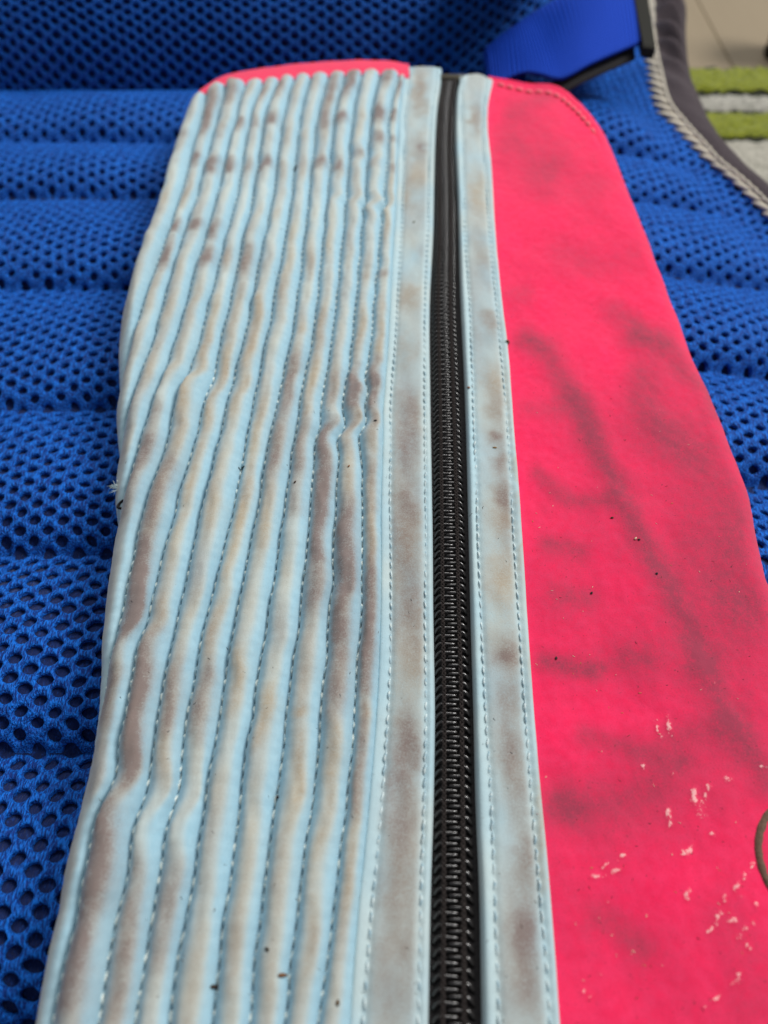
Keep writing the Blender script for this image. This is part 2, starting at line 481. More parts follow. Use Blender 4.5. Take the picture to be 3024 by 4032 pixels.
AX, BY = 4.4, 5.6
hexb = np.array([(3.09, 0), (2.2, 1.4), (1.309, 2.8), (0, 2.8), (-1.309, 2.8), (-2.2, 1.4), (-3.09, 0), (-2.2, -1.4), (-1.309, -2.8), (0, -2.8), (1.309, -2.8), (2.2, -1.4)])
ang = np.arctan2(hexb[:, 1] / 2.8, hexb[:, 0] / 3.09)
def lattice(name, fn, xr, yr, keep, parent, rx=1.85, ry=1.34):
    i = np.arange(int(xr[0]//AX), int(xr[1]//AX)+1); j = np.arange(int(yr[0]//BY), int(yr[1]//BY)+1)
    I, J = np.meshgrid(i, j)
    cx = (I*AX).ravel().astype(float); cy = (J*BY + (I % 2)*BY/2).ravel().astype(float)
    k = keep(cx, cy); cx, cy = cx[k], cy[k]; n = len(cx)
    jit = rng.normal(0, .14, (n, 2)); sr = 1 + rng.normal(0, .07, (n, 2)); rot = rng.normal(0, .22, n)
    sr = sr*(1 + .10*vnoise(cx/22, cy/17, 3))[:, None]
    grow = ((1 + .13*sstep(40, -80, cx))*(1 - .24*sstep(60, 260, cy)*(yr[1] > 100)))[:, None]
    ex = np.cos(ang)[None]*rx*sr[:, :1]*grow; ey = np.sign(np.sin(ang))[None]*np.abs(np.sin(ang))[None]**1.25*ry*sr[:, 1:]*grow
    hx = ex*np.cos(rot)[:, None] - ey*np.sin(rot)[:, None]; hy = ex*np.sin(rot)[:, None] + ey*np.cos(rot)[:, None]
    hx += jit[:, :1]; hy += jit[:, 1:]
    bxx = np.broadcast_to(hexb[None, :, 0], hx.shape); byy = np.broadcast_to(hexb[None, :, 1], hx.shape)
    rings = [(bxx, byy, .30), (.55*bxx + .45*hx, .55*byy + .45*hy, .24), (.2*bxx+.8*hx, .2*byy+.8*hy, .02), (hx, hy, -.40), (hx*1.04, hy*1.04, -1.35)]
    V = []
    for ax_, ay_, h_ in rings:
        a = cx[:, None] + ax_; b = cy[:, None] + ay_
        a, b = a + 1.5*vnoise(a/31, b/27, 1), b + 1.5*vnoise(a/27 + 5, b/31, 2)
        P = fn(a, b); N = normals(fn, a, b)
        V.append(P + N*h_)
    V = np.stack(V, 1)                 # n, 5, 12, 3
    V = V.reshape(-1, 3) - PO
    base = np.arange(n)[:, None, None]*60 + np.arange(4)[None, :, None]*12
    k = np.arange(12)[None, None, :]; k2 = (k + 1) % 12
    F = np.stack([base + k, base + k2, base + 12 + k2, base + 12 + k], -1).reshape(-1, 4)
    key = np.round(V*200).astype(np.int64)
    uq, first, inv = np.unique(key, axis=0, return_index=True, return_inverse=True)
    me = mesh_np(name, V[first], inv.ravel()[F])
    print(name, 'cells', n)
    return obj(name, me, M_mesh, parent)

# outline of the pouch, left
LO = np.array([(796, 369), (742, 440), (700, 519), (655, 610), (623, 700), (570, 836), (525, 1024), (499, 1152), (486, 1303), (481, 1400), (474, 1549), (471, 1639), (473, 1714), (468, 1865), (464, 1941), (466, 2063), (451, 2185), (435, 2307), (425, 2429), (412, 2592), (404, 2700), (397, 2769), (376, 2895), (356, 3022), (336, 3123), (317, 3233), (294, 3318), (263, 3454), (244, 3598), (213, 3734), (190, 3861), (163, 4023)], float)
lo = np.stack(pix(LO[:, 0], LO[:, 1], -5), 1)
oL = curve_fn(lo)
RO = np.concatenate([np.array([(1850 + a/1.413, 250 + b/1.413) for a, b in [(128, 93), (200, 103), (300, 117), (450, 122), (520, 143), (580, 180), (640, 240), (700, 310), (760, 400), (800, 480), (850, 600), (900, 720), (950, 850), (1000, 970), (1060, 1130), (1120, 1280), (1180, 1420)]]),
                     np.array([(1900 + a/1.476, 1300 + b/1.476) for a, b in [(1240, 170), (1330, 360), (1420, 600), (1490, 800), (1555, 980), (1600, 1180), (1640, 1360), (1659, 1450)]])])
ro = np.stack(pix(RO[:, 0], RO[:, 1], -4), 1)
ro = np.concatenate([ro, [[101.5, 80], [102.5, 50], [102.5, 10], [102, -25]]])
oR = curve_fn(ro)
YTOP_R = ro[0, 1]
top_ed = zpts([(150, 272), (210, 215), (300, 157), (450, 115), (600, 95), (800, 70), (1000, 55), (1200, 48), (1400, 55), (1510, 68)], 700, 200, 1.659, -2)
top_in = zpts([(150, 285), (190, 262), (250, 228), (330, 215), (450, 205), (560, 190), (680, 175), (860, 155), (1010, 148), (1180, 132), (1430, 140), (1500, 150)], 700, 200, 1.659, 1)
def yx(p):
    q = p[np.argsort(p[:, 0])]
    return lambda x: np.interp(x, q[:, 0], q[:, 1])
top_edge, top_inner = yx(top_ed), yx(top_in)

def keep_low(x, y):
    ok = (x < f_in(y) + 1) & (y < Yfold[0] + 30 + 0.012*np.clip(x - 10, 0, None)**2)
    under = (x > oL(np.clip(y, 0, 345)) + 16) & (x < oR(np.clip(y, -20, 330)) - 16) & (y < 325) & (y > 25)
    return ok & ~under
lattice('mesh_panel', lower_surf, (-215, 190), (-45, 548), keep_low, pack)
lattice('upper_pad_mesh', upper_surf, (-255, 120), (-4, 86), lambda x, y: x > -1e9, pack)
# dark backing seen through the holes
X, Y = np.meshgrid(np.linspace(-218, 192, 110), np.linspace(-48, 552, 200))
Xc = np.minimum(X, f_in(Y) + 1)
P = lower_surf(Xc, Y); N = normals(lower_surf, Xc, Y)
obj('backing', mesh_np('backing', (P - 1.65*N).reshape(-1, 3) - PO, gridF(200, 110)), M_back, pack)
X, Y = np.meshgrid(np.linspace(-258, 123, 90), np.linspace(-5, 90, 40))
P = upper_surf(X, Y); N = normals(upper_surf, X, Y)
obj('upper_pad_backing', mesh_np('upper_pad_backing', (P - 1.65*N).reshape(-1, 3) - PO, gridF(40, 90)), M_back, pack)
# body of the pack below: closed sides so that it rests on the rug
yy = np.linspace(-48, 550, 60)
ring = [(-215, y) for y in yy] + [(float(f_mid(y)), y) for y in yy[::-1]]
V = []
for (x, y) in ring: V.append((x, y, float(pad_surf(np.array([min(x, f_in(y))]), np.array([y]))[0]) - 3))
for (x, y) in ring: V.append((x*.97, y, -84))
n = len(ring)
F = [(k, (k+1) % n, n + (k+1) % n, n + k) for k in range(n)] + [tuple(range(n, 2*n))]
obj('pack_body', mesh_py('pack_body', np.array(V) - PO, F), M_bind, pack)

# purple grey edge binding with folds
ny, nc = 520, 26
Yb = np.linspace(60, 560, ny)
c = np.linspace(0, 1, nc)
xi = f_mid(Yb)[:, None] - 2.0; xo = f_out(Yb)[:, None]
X = xi + (xo - xi) * c[None]
zt = pad_surf(f_in(Yb), Yb)[:, None] + .5
Z = zt + 3.2*np.sin(math.pi*np.clip(c*.9+.1, 0, 1))[None]**.7 - 3.5*c[None]**3
Yg = np.repeat(Yb[:, None], nc, 1)
wr = np.exp(-((Yb - 480)/55)**2)[:, None]
ph = (Yg*.95 + (X - xi)*1.0)/3.4
Z = Z + wr*np.sin(math.pi*c)[None]*5.0*np.sin(ph + 1.3*vnoise(X/14, Yg/14, 2)) + .35*vnoise(X/9, Yg/12, 3)
V = np.stack([X, Yg, Z], -1)
skirt = V[:, -1:].copy(); skirt[..., 2] -= 10; skirt[..., 0] -= 4
V = np.concatenate([V, skirt], 1)
obj('edge_binding', mesh_np('edge_binding', V.reshape(-1, 3) - PO, gridF(ny, nc+1)), M_bind, pack)

# cream overlock: each slanting stitch is a piece, with a spine thread along them
Ys = [120.0]
while Ys[-1] < 545: Ys.append(Ys[-1] + 7.6)
spine = []
for k, y in enumerate(Ys):
    def rim(t, yy_):
        x = float(f_in(yy_)*(1-t) + f_mid(yy_)*t); return x
    z0 = float(pad_surf(f_in(np.array([y])), np.array([y]))[0])
    y2 = y - 4.2
    pts = []
    for t, dy, dz in ((-.18, 6.4, .1), (.12, 4.6, 1.0), (.45, 1.2, 1.6), (.75, -2.8, 1.9), (1.0, -6.0, 1.4)):
        pts.append((rim(t, y + dy), y + dy + random.uniform(-.25, .25), z0 + dz))
    pts = np.array(pts)
    r = np.array([.6, 1.6, 2.1, 1.8, 1.0]) * random.uniform(.9, 1.1)
    v, f = tube(pts, r, 6); v[:, 2] = z0 + (v[:, 2] - z0)*.55
    obj('edge_stitch', mesh_py('edge_stitch', v - PO, f), M_cream, pack)
for y in np.arange(100, 550, 1.2):
    z0 = float(pad_surf(f_in(np.array([y])), np.array([y]))[0])
    spine.append((float(f_in(y)*.25 + f_mid(y)*.75) + .35*math.sin(y*1.3), y, z0 + 2.2 + .2*math.sin(y*2.0)))
v, f = tube(np.array(spine), .75, 6)
obj('spine_thread', mesh_py('spine_thread', v - PO, f), M_cream, pack)

# blue webbing strap with its buckle
ZS = 0.0
bot = [(405, 515), (470, 505), (600, 482), (720, 490), (830, 508), (920, 485), (1000, 455), (1100, 415), (1200, 375), (1300, 330), (1375, 298)]
topp = [(360, 312), (440, 280), (545, 238), (600, 185), (655, 130), (770, 80), (900, 32), (1010, -8), (1110, -40), (1215, -75), (1300, -105)]
bp = zpts(bot, 1700, 0, 1.659, ZS); tp = zpts(topp, 1700, 0, 1.659, ZS)
zs_ = ZS + np.array([-3.5, -.6, 1.6, .8, -.6, .8, 2.2, 2.6, 2.8, 2.6, 2.4])
tt = np.linspace(0, 10, 90); k = np.clip(tt.astype(int), 0, 9); fr = (tt - k)
cr = lambda a: np.interp(tt, np.arange(11), a)
def smooth(a, w=9):
    b = np.concatenate([np.full(w, a[0]) + (a[0]-a[1])*np.arange(w, 0, -1), a, np.full(w, a[-1]) + (a[-1]-a[-2])*np.arange(1, w+1)])
    return np.convolve(b, np.ones(w)/w, 'same')[w:-w]
bx_, by_, tx_, ty_, bz_ = [smooth(cr(q)) for q in (bp[:, 0], bp[:, 1], tp[:, 0], tp[:, 1], zs_)]
nr = 26; w = np.linspace(0, 1, nr)
G = np.stack([bx_[:, None]*(1-w) + tx_[:, None]*w, by_[:, None]*(1-w) + ty_[:, None]*w, bz_[:, None] + 1.2*np.sin(math.pi*w)[None] + 4*w[None]], -1)
# fold under at the left end
fold = []
for q in range(1, 9):
    a = q/8*math.pi
    g = G[0].copy(); d = (G[1] - G[0]); d = d/np.linalg.norm(d, axis=1)[:, None]
    g = g - d*(2.2*math.sin(a)) + np.array([0, 0, -1])*(2.2*(1-math.cos(a)))
    fold.append(g)
back = [fold[-1] + (G[q] - G[0])*1.0 + np.array([0, 0, -.15*q]) for q in range(4, 24, 4)]
Gt = np.stack(back[::-1] + fold[::-1] + list(G), 0)
def slab(Gr, th):
    r, c_ = Gr.shape[:2]
    du = np.gradient(Gr, axis=0); dv = np.gradient(Gr, axis=1); N_ = np.cross(dv, du); N_ /= np.linalg.norm(N_, axis=-1, keepdims=True) + 1e-9
    if N_[..., 2].mean() < 0: N_ = -N_
    A = Gr; B = Gr - N_*th
    V_ = np.concatenate([A.reshape(-1, 3), B.reshape(-1, 3)]); o_ = r*c_
    F_ = [gridF(r, c_), gridF(r, c_, True) + o_]
    def strip(idx):
        idx = np.array(idx); return np.stack([idx[:-1], idx[1:], idx[1:] + o_, idx[:-1] + o_], 1)
    F_ += [strip(np.arange(c_)), strip(np.arange(c_) + (r-1)*c_), strip(np.arange(r)*c_), strip(np.arange(r)*c_ + c_-1)]
    return V_, np.concatenate(F_)
r_, c_ = Gt.shape[:2]
# normals flip along the fold, so thicken along the sheet's own winding
du = np.gradient(Gt, axis=0); dv = np.gradient(Gt, axis=1); Nn = np.cross(du, dv); Nn /= np.linalg.norm(Nn, axis=-1, keepdims=True) + 1e-9
if Nn[-5, 10, 2] < 0: Nn = -Nn
A = Gt; B = Gt - Nn*1.5
V = np.concatenate([A.reshape(-1, 3), B.reshape(-1, 3)]); o_ = r_*c_
strip = lambda idx: np.stack([idx[:-1], idx[1:], idx[1:] + o_, idx[:-1] + o_], 1)
F = np.concatenate([gridF(r_, c_), gridF(r_, c_, True) + o_, strip(np.arange(r_)*c_), strip(np.arange(r_)*c_ + c_-1), strip(np.arange(c_)), strip(np.arange(c_) + (r_-1)*c_)])
me = mesh_np('strap', V - PO, F)
uv = me.uv_layers.new(name='UVMap')
uu = np.repeat(np.arange(r_)/90.0, c_); vv = np.tile(np.linspace(0, 1, c_), r_)
UV = np.stack([uu, vv], 1); UV = np.concatenate([UV, UV])
li = np.zeros(len(me.loops), np.int32); me.loops.foreach_get('vertex_index', li)
uv.data.foreach_set('uv', UV[li].astype(np.float32).ravel())
strap = obj('strap', me, M_web, pack)
strap['label'] = 'blue woven webbing strap with a folded end'
# unseen padded strap, added above the view to shade the far end
ns, ncr = 40, 20
tpar = np.linspace(0, 1, ns); ca = np.linspace(0, 2*math.pi, ncr, endpoint=False)
mid_ = np.stack([30 + 70*tpar, 478 - 60*np.sin(math.pi*tpar*.85), 6 + 34*tpar**.6 + 16*np.sin(math.pi*tpar)], 1)
rows_ = []
for i_, p_ in enumerate(mid_):
    ex_ = np.sign(np.cos(ca))*np.abs(np.cos(ca))**.5*33; ez_ = np.sign(np.sin(ca))*np.abs(np.sin(ca))**.7*6
    rows_.append(np.stack([p_[0] + ex_*.25 + 0*ca, p_[1] + ex_, p_[2] + ez_ + ex_*.12], 1))
Vs = np.concatenate(rows_ + [mid_[:1], mid_[-1:]])
Fs = [(i_*ncr + k_, i_*ncr + (k_+1) % ncr, (i_+1)*ncr + (k_+1) % ncr, (i_+1)*ncr + k_) for i_ in range(ns-1) for k_ in range(ncr)]
Fs += [(ns*ncr, (k_+1) % ncr, k_) for k_ in range(ncr)] + [(ns*ncr+1, (ns-1)*ncr + k_, (ns-1)*ncr + (k_+1) % ncr) for k_ in range(ncr)]
obj('added_shade_strap', mesh_py('added_shade_strap', Vs - PO, Fs), M_back, pack)
# buckle: a rectangular frame across the strap end
def pt(px, py, z): 
    a, b = pix(px, py, z); return np.array([float(a), float(b), z])
bl0 = pt(1700 + 1378/1.659, 312/1.659, 3.0); bl1 = pt(1700 + 1300/1.659, -110/1.659, 6.5)
br0 = pt(1700 + 1462/1.659, 322/1.659, 2.0); br1 = pt(1700 + 1395/1.659, -110/1.659, 6.5)
side = br0 - bl0; along = bl1 - bl0
def bar(p0, p1, p2, p3, z0, z1, b=.8):
    q = [p0, p1, p2, p3]; c0 = sum(q)/4
    V_ = [x + np.array([0, 0, z0]) for x in q] + [x + (c0 - x)*.0 + np.array([0, 0, z1 - b]) for x in q] + [x + (c0 - x)/np.linalg.norm(c0 - x)*b*1.3 + np.array([0, 0, z1]) for x in q]
    F_ = [(3, 2, 1, 0), (8, 9, 10, 11)]
    for k_ in range(4):
        F_ += [(k_, (k_+1) % 4, 4+(k_+1) % 4, 4+k_), (4+k_, 4+(k_+1) % 4, 8+(k_+1) % 4, 8+k_)]
    return np.array(V_), F_
parts = [bar(bl0, br0, br1, bl1, -4.0, 1.0), bar(bl1, bl1 + along*.12, br1 + along*.12 + side*1.8, br1 + side*1.8, -4, 1.2),
         bar(bl0 + side*2.0, br0 + side*1.6, br1 + side*1.6, bl1 + side*2.0, -6, -1.5)]
V, F, off = [], [], 0
for v, f in parts:
    V.append(v); F += [tuple(q + off for q in g) for g in f]; off += len(v)
# black band set below and in front of the strap edge
obj('buckle', mesh_py('buckle', np.concatenate(V[:2]) - PO, [g for g in F if max(g) < 24], False), M_buckle, strap)
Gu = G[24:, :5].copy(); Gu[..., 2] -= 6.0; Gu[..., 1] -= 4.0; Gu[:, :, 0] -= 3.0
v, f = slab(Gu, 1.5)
obj('under_strap_band', mesh_np('under_strap_band', v - PO, f), M_tape, strap)

# ================================================================== POUCH
pouch = obj('fabric_pouch', None)
pouch.location = (.015, .19, -.012)
QO = np.array([15.0, 190.0, -12.0])
tag(pouch, 'soiled pale blue quilted and hot pink fabric pouch with a long black zip', 'pouch')
R = 9.0
def drop(s, R=R):
    t = np.clip(1 - s/R, 0, 1); return -R*(1 - np.sqrt(np.clip(1 - t*t, 0, 1)))
def wob(X, Y): return .9*vnoise(X/46+3, Y/60, 6)

# traced quilting seams: rows of (photo offset, scale, zoom y, [x of L0..])
rows = [
 (700, 200, 1.659, 200, [1483, 1435, 1310, 1195, 1085, 980, 865, 760, 665, 565, 450, 325, 200]),
 (700, 200, 1.659, 400, [1455, 1388, 1270, 1152, 1035, 925, 815, 705, 585, 495, 400, 282, 172]),
 (700, 200, 1.659, 700, [1440, 1365, 1243, 1122, 1003, 885, 775, 660, 538, 435, 322, 198, 88]),
 (700, 200, 1.659, 990, [1430, 1345, 1220, 1100, 980, 860, 745, 625, 495, 385, 260, 125, 20]),
 (450, 700, 1.327, 480, [1455, 1375, 1278, 1180, 1080, 978, 868, 760, 650, 548, 434, 320, 228]),
 (450, 700, 1.327, 900, [1432, 1335, 1238, 1133, 1026, 920, 792, 676, 556, 440, 316, 196, 78]),
 (400, 1300, 1.327, 450, [1475, 1370, 1258, 1143, 1030, 905, 785, 645, 530, 378, 250, 130]),
 (400, 1300, 1.327, 620, [1473, 1358, 1246, 1125, 1003, 875, 752, 606, 480, 335, 195]),
 (300, 1900, 1.229, 100, [1480, 1388, 1262, 1137, 1015, 885, 770, 620, 492, 345]),
 (300, 1900, 1.229, 500, [1480, 1385, 1240, 1100, 955, 805, 675, 530, 382, 250]),
 (300, 1900, 1.229, 900, [1470, 1360, 1205, 1050, 890, 735, 582, 445, 287]),
 (200, 2600, 1.185, 500, [1505, 1395, 1240, 1070, 905, 745, 605, 460, 295]),
 (200, 2600, 1.185, 900, [1468, 1350, 1190, 1025, 860, 690, 535, 382, 190]),
 (100, 3300, 1.106, 400, [1448, 1335, 1180, 1015, 865, 690, 545, 388, 205]),
 (100, 3300, 1.106, 780, [1420, 1285, 1132, 983, 822, 640, 488, 328, 120]),
]
NS = 14
seam_pts = [[] for _ in range(NS)]
for ox, oy, s_, zy, xs_ in rows:
    for k, x in enumerate(xs_):
        X_, Y_ = pix(ox + x/s_, oy + zy/s_, 0); seam_pts[k].append((float(X_), float(Y_)))
NY = 470
Yrow = np.linspace(-14, 372, NY)
seamX = np.zeros((NS, NY))
for k in range(NS):
    p = np.array(seam_pts[k]) if seam_pts[k] else None
    if p is not None and len(p) >= 2:
        f = curve_fn(p); x = f(Yrow)
        if k > 0:
            low = Yrow < p[:, 1].min()
            if k >= 9:
                y0 = p[:, 1].min(); off0 = float(f(y0)) - np.interp(y0, Yrow, seamX[k-1])
                x = np.where(low, seamX[k-1] + off0, x)
    else:
        x = seamX[k-1] - 8.0
    seamX[k] = x
    if k > 0: seamX[k] = np.minimum(seamX[k], seamX[k-1] - 3.0)
for (rk, py, am, ln) in [(2,1715,1.5,5),(1,1700,1.3,5),(1,1530,-.9,5),(3,1715,.8,6),(8,2480,.9,7),(8,3140,1.4,7),(7,3170,.9,7),(6,3190,.7,7),(9,1515,.8,6),(8,1540,.7,6),(2,820,.8,4),(1,830,1.0,4),(3,810,.6,4)]:
    g = (Yrow - float(pix(CX, py, 0)[1]))/ln
    seamX[rk] += am*1.6*g*np.exp(-g*g)
# hand-stitched unevenness
for k in range(1, NS): seamX[k] += .28*vnoise(Yrow/7.0 + 13*k, Yrow*0 + k, k % 8)

def ph2Y(py): return float(pix(CX, py, 0)[1])
# stains along the crests: (rib, photo y from, to, tan, mauve)
ST = [(0,310,395,.3,.8),(0,445,490,.2,.8),(0,545,580,.2,.6),(0,650,700,.2,.6),(0,700,960,.5,0),(0,1080,1125,.2,.5),(0,1170,1280,.5,.2),(0,1290,1410,.7,.2),(0,1450,1620,.3,.75),(0,1680,1790,.6,.2),(0,1830,2060,.5,.4),(0,2060,2200,.6,.2),(0,2230,2640,.2,.8),(0,2600,2730,.2,.7),(0,2790,2860,.6,.2),(0,2880,3190,.3,.65),(0,3200,3650,.6,0),(0,3650,4030,.2,0),
 (1,285,375,.2,.7),(1,440,515,.1,.95),(1,540,600,.1,.75),(1,640,700,.2,.4),(1,1090,1130,.2,.3),(1,1270,1410,.6,.2),(1,1490,1620,.2,.85),(1,1640,1790,.5,.4),(1,1790,1990,.55,0),(1,2010,2400,.1,.85),(1,2400,2520,.2,.75),(1,2520,2830,.2,.65),(1,2860,3220,.55,0),(1,3220,4030,.3,0),
 (2,310,420,.1,.1),(2,460,560,.4,.1),(2,615,650,.1,.5),(2,1000,1090,.1,0),(2,1490,1610,.4,.45),(2,1700,1845,.2,.75),(2,1880,2070,.1,.95),(2,2060,2230,.1,.8),(2,2230,2420,.2,.6),(2,2420,2760,.35,0),(2,2790,2840,.7,0),(2,2950,3200,.5,.1),(2,3250,4000,.25,0),
 (3,285,415,.1,.85),(3,460,515,.1,.9),(3,655,710,.2,.7),(3,900,1060,.4,0),(3,1260,1420,.6,.3),(3,1430,1590,.6,.1),(3,1610,1690,.5,.1),(3,1700,1890,.2,.6),(3,1930,2040,.2,.4),(3,2100,2700,.12,0),(3,2770,2910,.75,.1),(3,3000,4000,.25,0),
 (4,300,560,.3,.65),(4,640,700,.2,.8),(4,1000,1130,.4,0),(4,1290,1360,.55,0),(4,1440,1660,.2,.65),(4,1670,1900,.2,.6),(4,1960,2180,.5,0),(4,2200,2560,.25,0),(4,2600,2790,.7,0),(4,2800,4000,.2,0),
 (5,300,390,.2,.4),(5,640,710,.2,.4),(5,900,1200,.45,0),(5,1280,1400,.2,0),(5,1600,1900,.5,0),(5,1900,2120,.7,.05),(5,2150,2300,.45,0),(5,2400,2640,.5,0),(5,2660,2870,.4,.55),(5,2880,3000,.3,.1),(5,3440,3820,.2,.5),
 (6,340,460,.3,.2),(6,510,630,.3,.2),(6,660,700,.3,.2),(6,1170,1490,.75,.1),(6,1520,1660,.6,0),(6,1700,1900,.25,0),(6,1970,2120,.45,0),(6,2300,2500,.2,0),(6,2640,2880,.4,.65),(6,2880,3080,.5,.2),(6,3430,3700,.2,.5),(6,3700,4030,.3,.55),
 (7,320,410,.2,.7),(7,475,530,.1,.9),(7,560,600,.3,.2),(7,655,710,.1,.9),(7,900,980,.3,0),(7,1000,1130,.3,.75),(7,1140,1400,.5,0),(7,1400,1520,.75,.1),(7,1550,1690,.65,0),(7,1800,2010,.55,0),(7,2010,2250,.5,0),(7,2380,2530,.4,.1),(7,2530,3080,.3,.9),(7,3060,3140,.2,.5),(7,3180,3650,.2,.9),(7,3640,3960,.1,.85),(7,3940,4032,.2,.4),
 (8,320,430,.3,.5),(8,480,540,.2,.5),(8,660,720,.2,.5),(8,1000,1100,.3,.4),(8,1150,1290,.5,0),(8,1300,1510,.7,.1),(8,1540,1670,.65,0),(8,1670,1830,.5,0),(8,1840,1990,.5,.6),(8,1980,2120,.4,.65),(8,2120,2520,.2,.95),(8,2660,2830,.3,.65),(8,2960,3100,.2,.45),
 (9,320,410,.4,.1),(9,480,545,.1,.85),(9,655,715,.1,.9),(9,905,985,.2,.8),(9,1000,1100,.3,.75),(9,1120,1260,.5,0),(9,1280,1450,.4,0),(9,1640,1760,.2,.4),(9,1740,1900,.1,.75),(9,1900,2060,.1,.45),(9,2060,2200,.1,.2),
 (10,330,455,.3,.65),(10,500,560,.3,.4),(10,640,720,.1,.95),(10,900,950,.2,.75),(10,1020,1150,.55,0),(10,1180,1350,.5,0),(10,1380,1520,.4,0),(10,1520,1640,.1,.35),(10,1640,1800,.1,.3),
 (11,370,570,.4,.85),(11,620,690,.1,.9),(11,700,860,.5,0),(11,895,945,.1,.85),(11,970,1110,.2,.85),(11,1120,1300,.5,0),(11,1300,1500,.4,0),
 (12,540,600,.2,.5),(12,640,690,.2,.15),(12,720,1000,.4,0),(12,1000,1300,.2,0)]
# kinks: (rib, photo y, sideways amount, length mm)
KINK = [(2,1715,.55,5),(1,1700,.5,5),(0,1640,-.4,6),(1,1530,-.3,5),(0,1460,.35,4),(2,1600,.25,6),(7,1570,.35,6),(8,1515,.5,5),(9,1490,.4,6),(6,1585,.3,6),(10,1560,.4,7),(8,2480,.6,7),(7,2490,.35,5),(7,3130,.7,7),(6,3190,.55,6),(5,3190,.5,6),(8,3150,.4,6),(2,810,.3,5),(1,830,.5,4),(0,820,.4,4),(3,800,.3,5),(1,650,.3,4),(2,650,.3,4),(5,2450,.3,7),(2,3230,.3,8),(1,3280,.3,8),(1,2350,.2,8)]
NU = 21
def rib_data(k):
    XL, XR = seamX[k+1], seamX[k]
    oX = oL(np.minimum(Yrow, 352))
    top = top_inner((XL + XR)/2 if k < 12 else XR)
    width = XR - XL
    sL = XL - oX
    if k == 12: sL = np.minimum(sL, 0.0)
    umin = np.clip(-sL/width, 0, 1)
    ok = umin < .97
    i = np.linspace(0, 1, NU)
    U = umin[:, None] + (1 - umin[:, None])*i[None]
    # top of each column
    return XL, XR, oX, U, ok
all_top = []
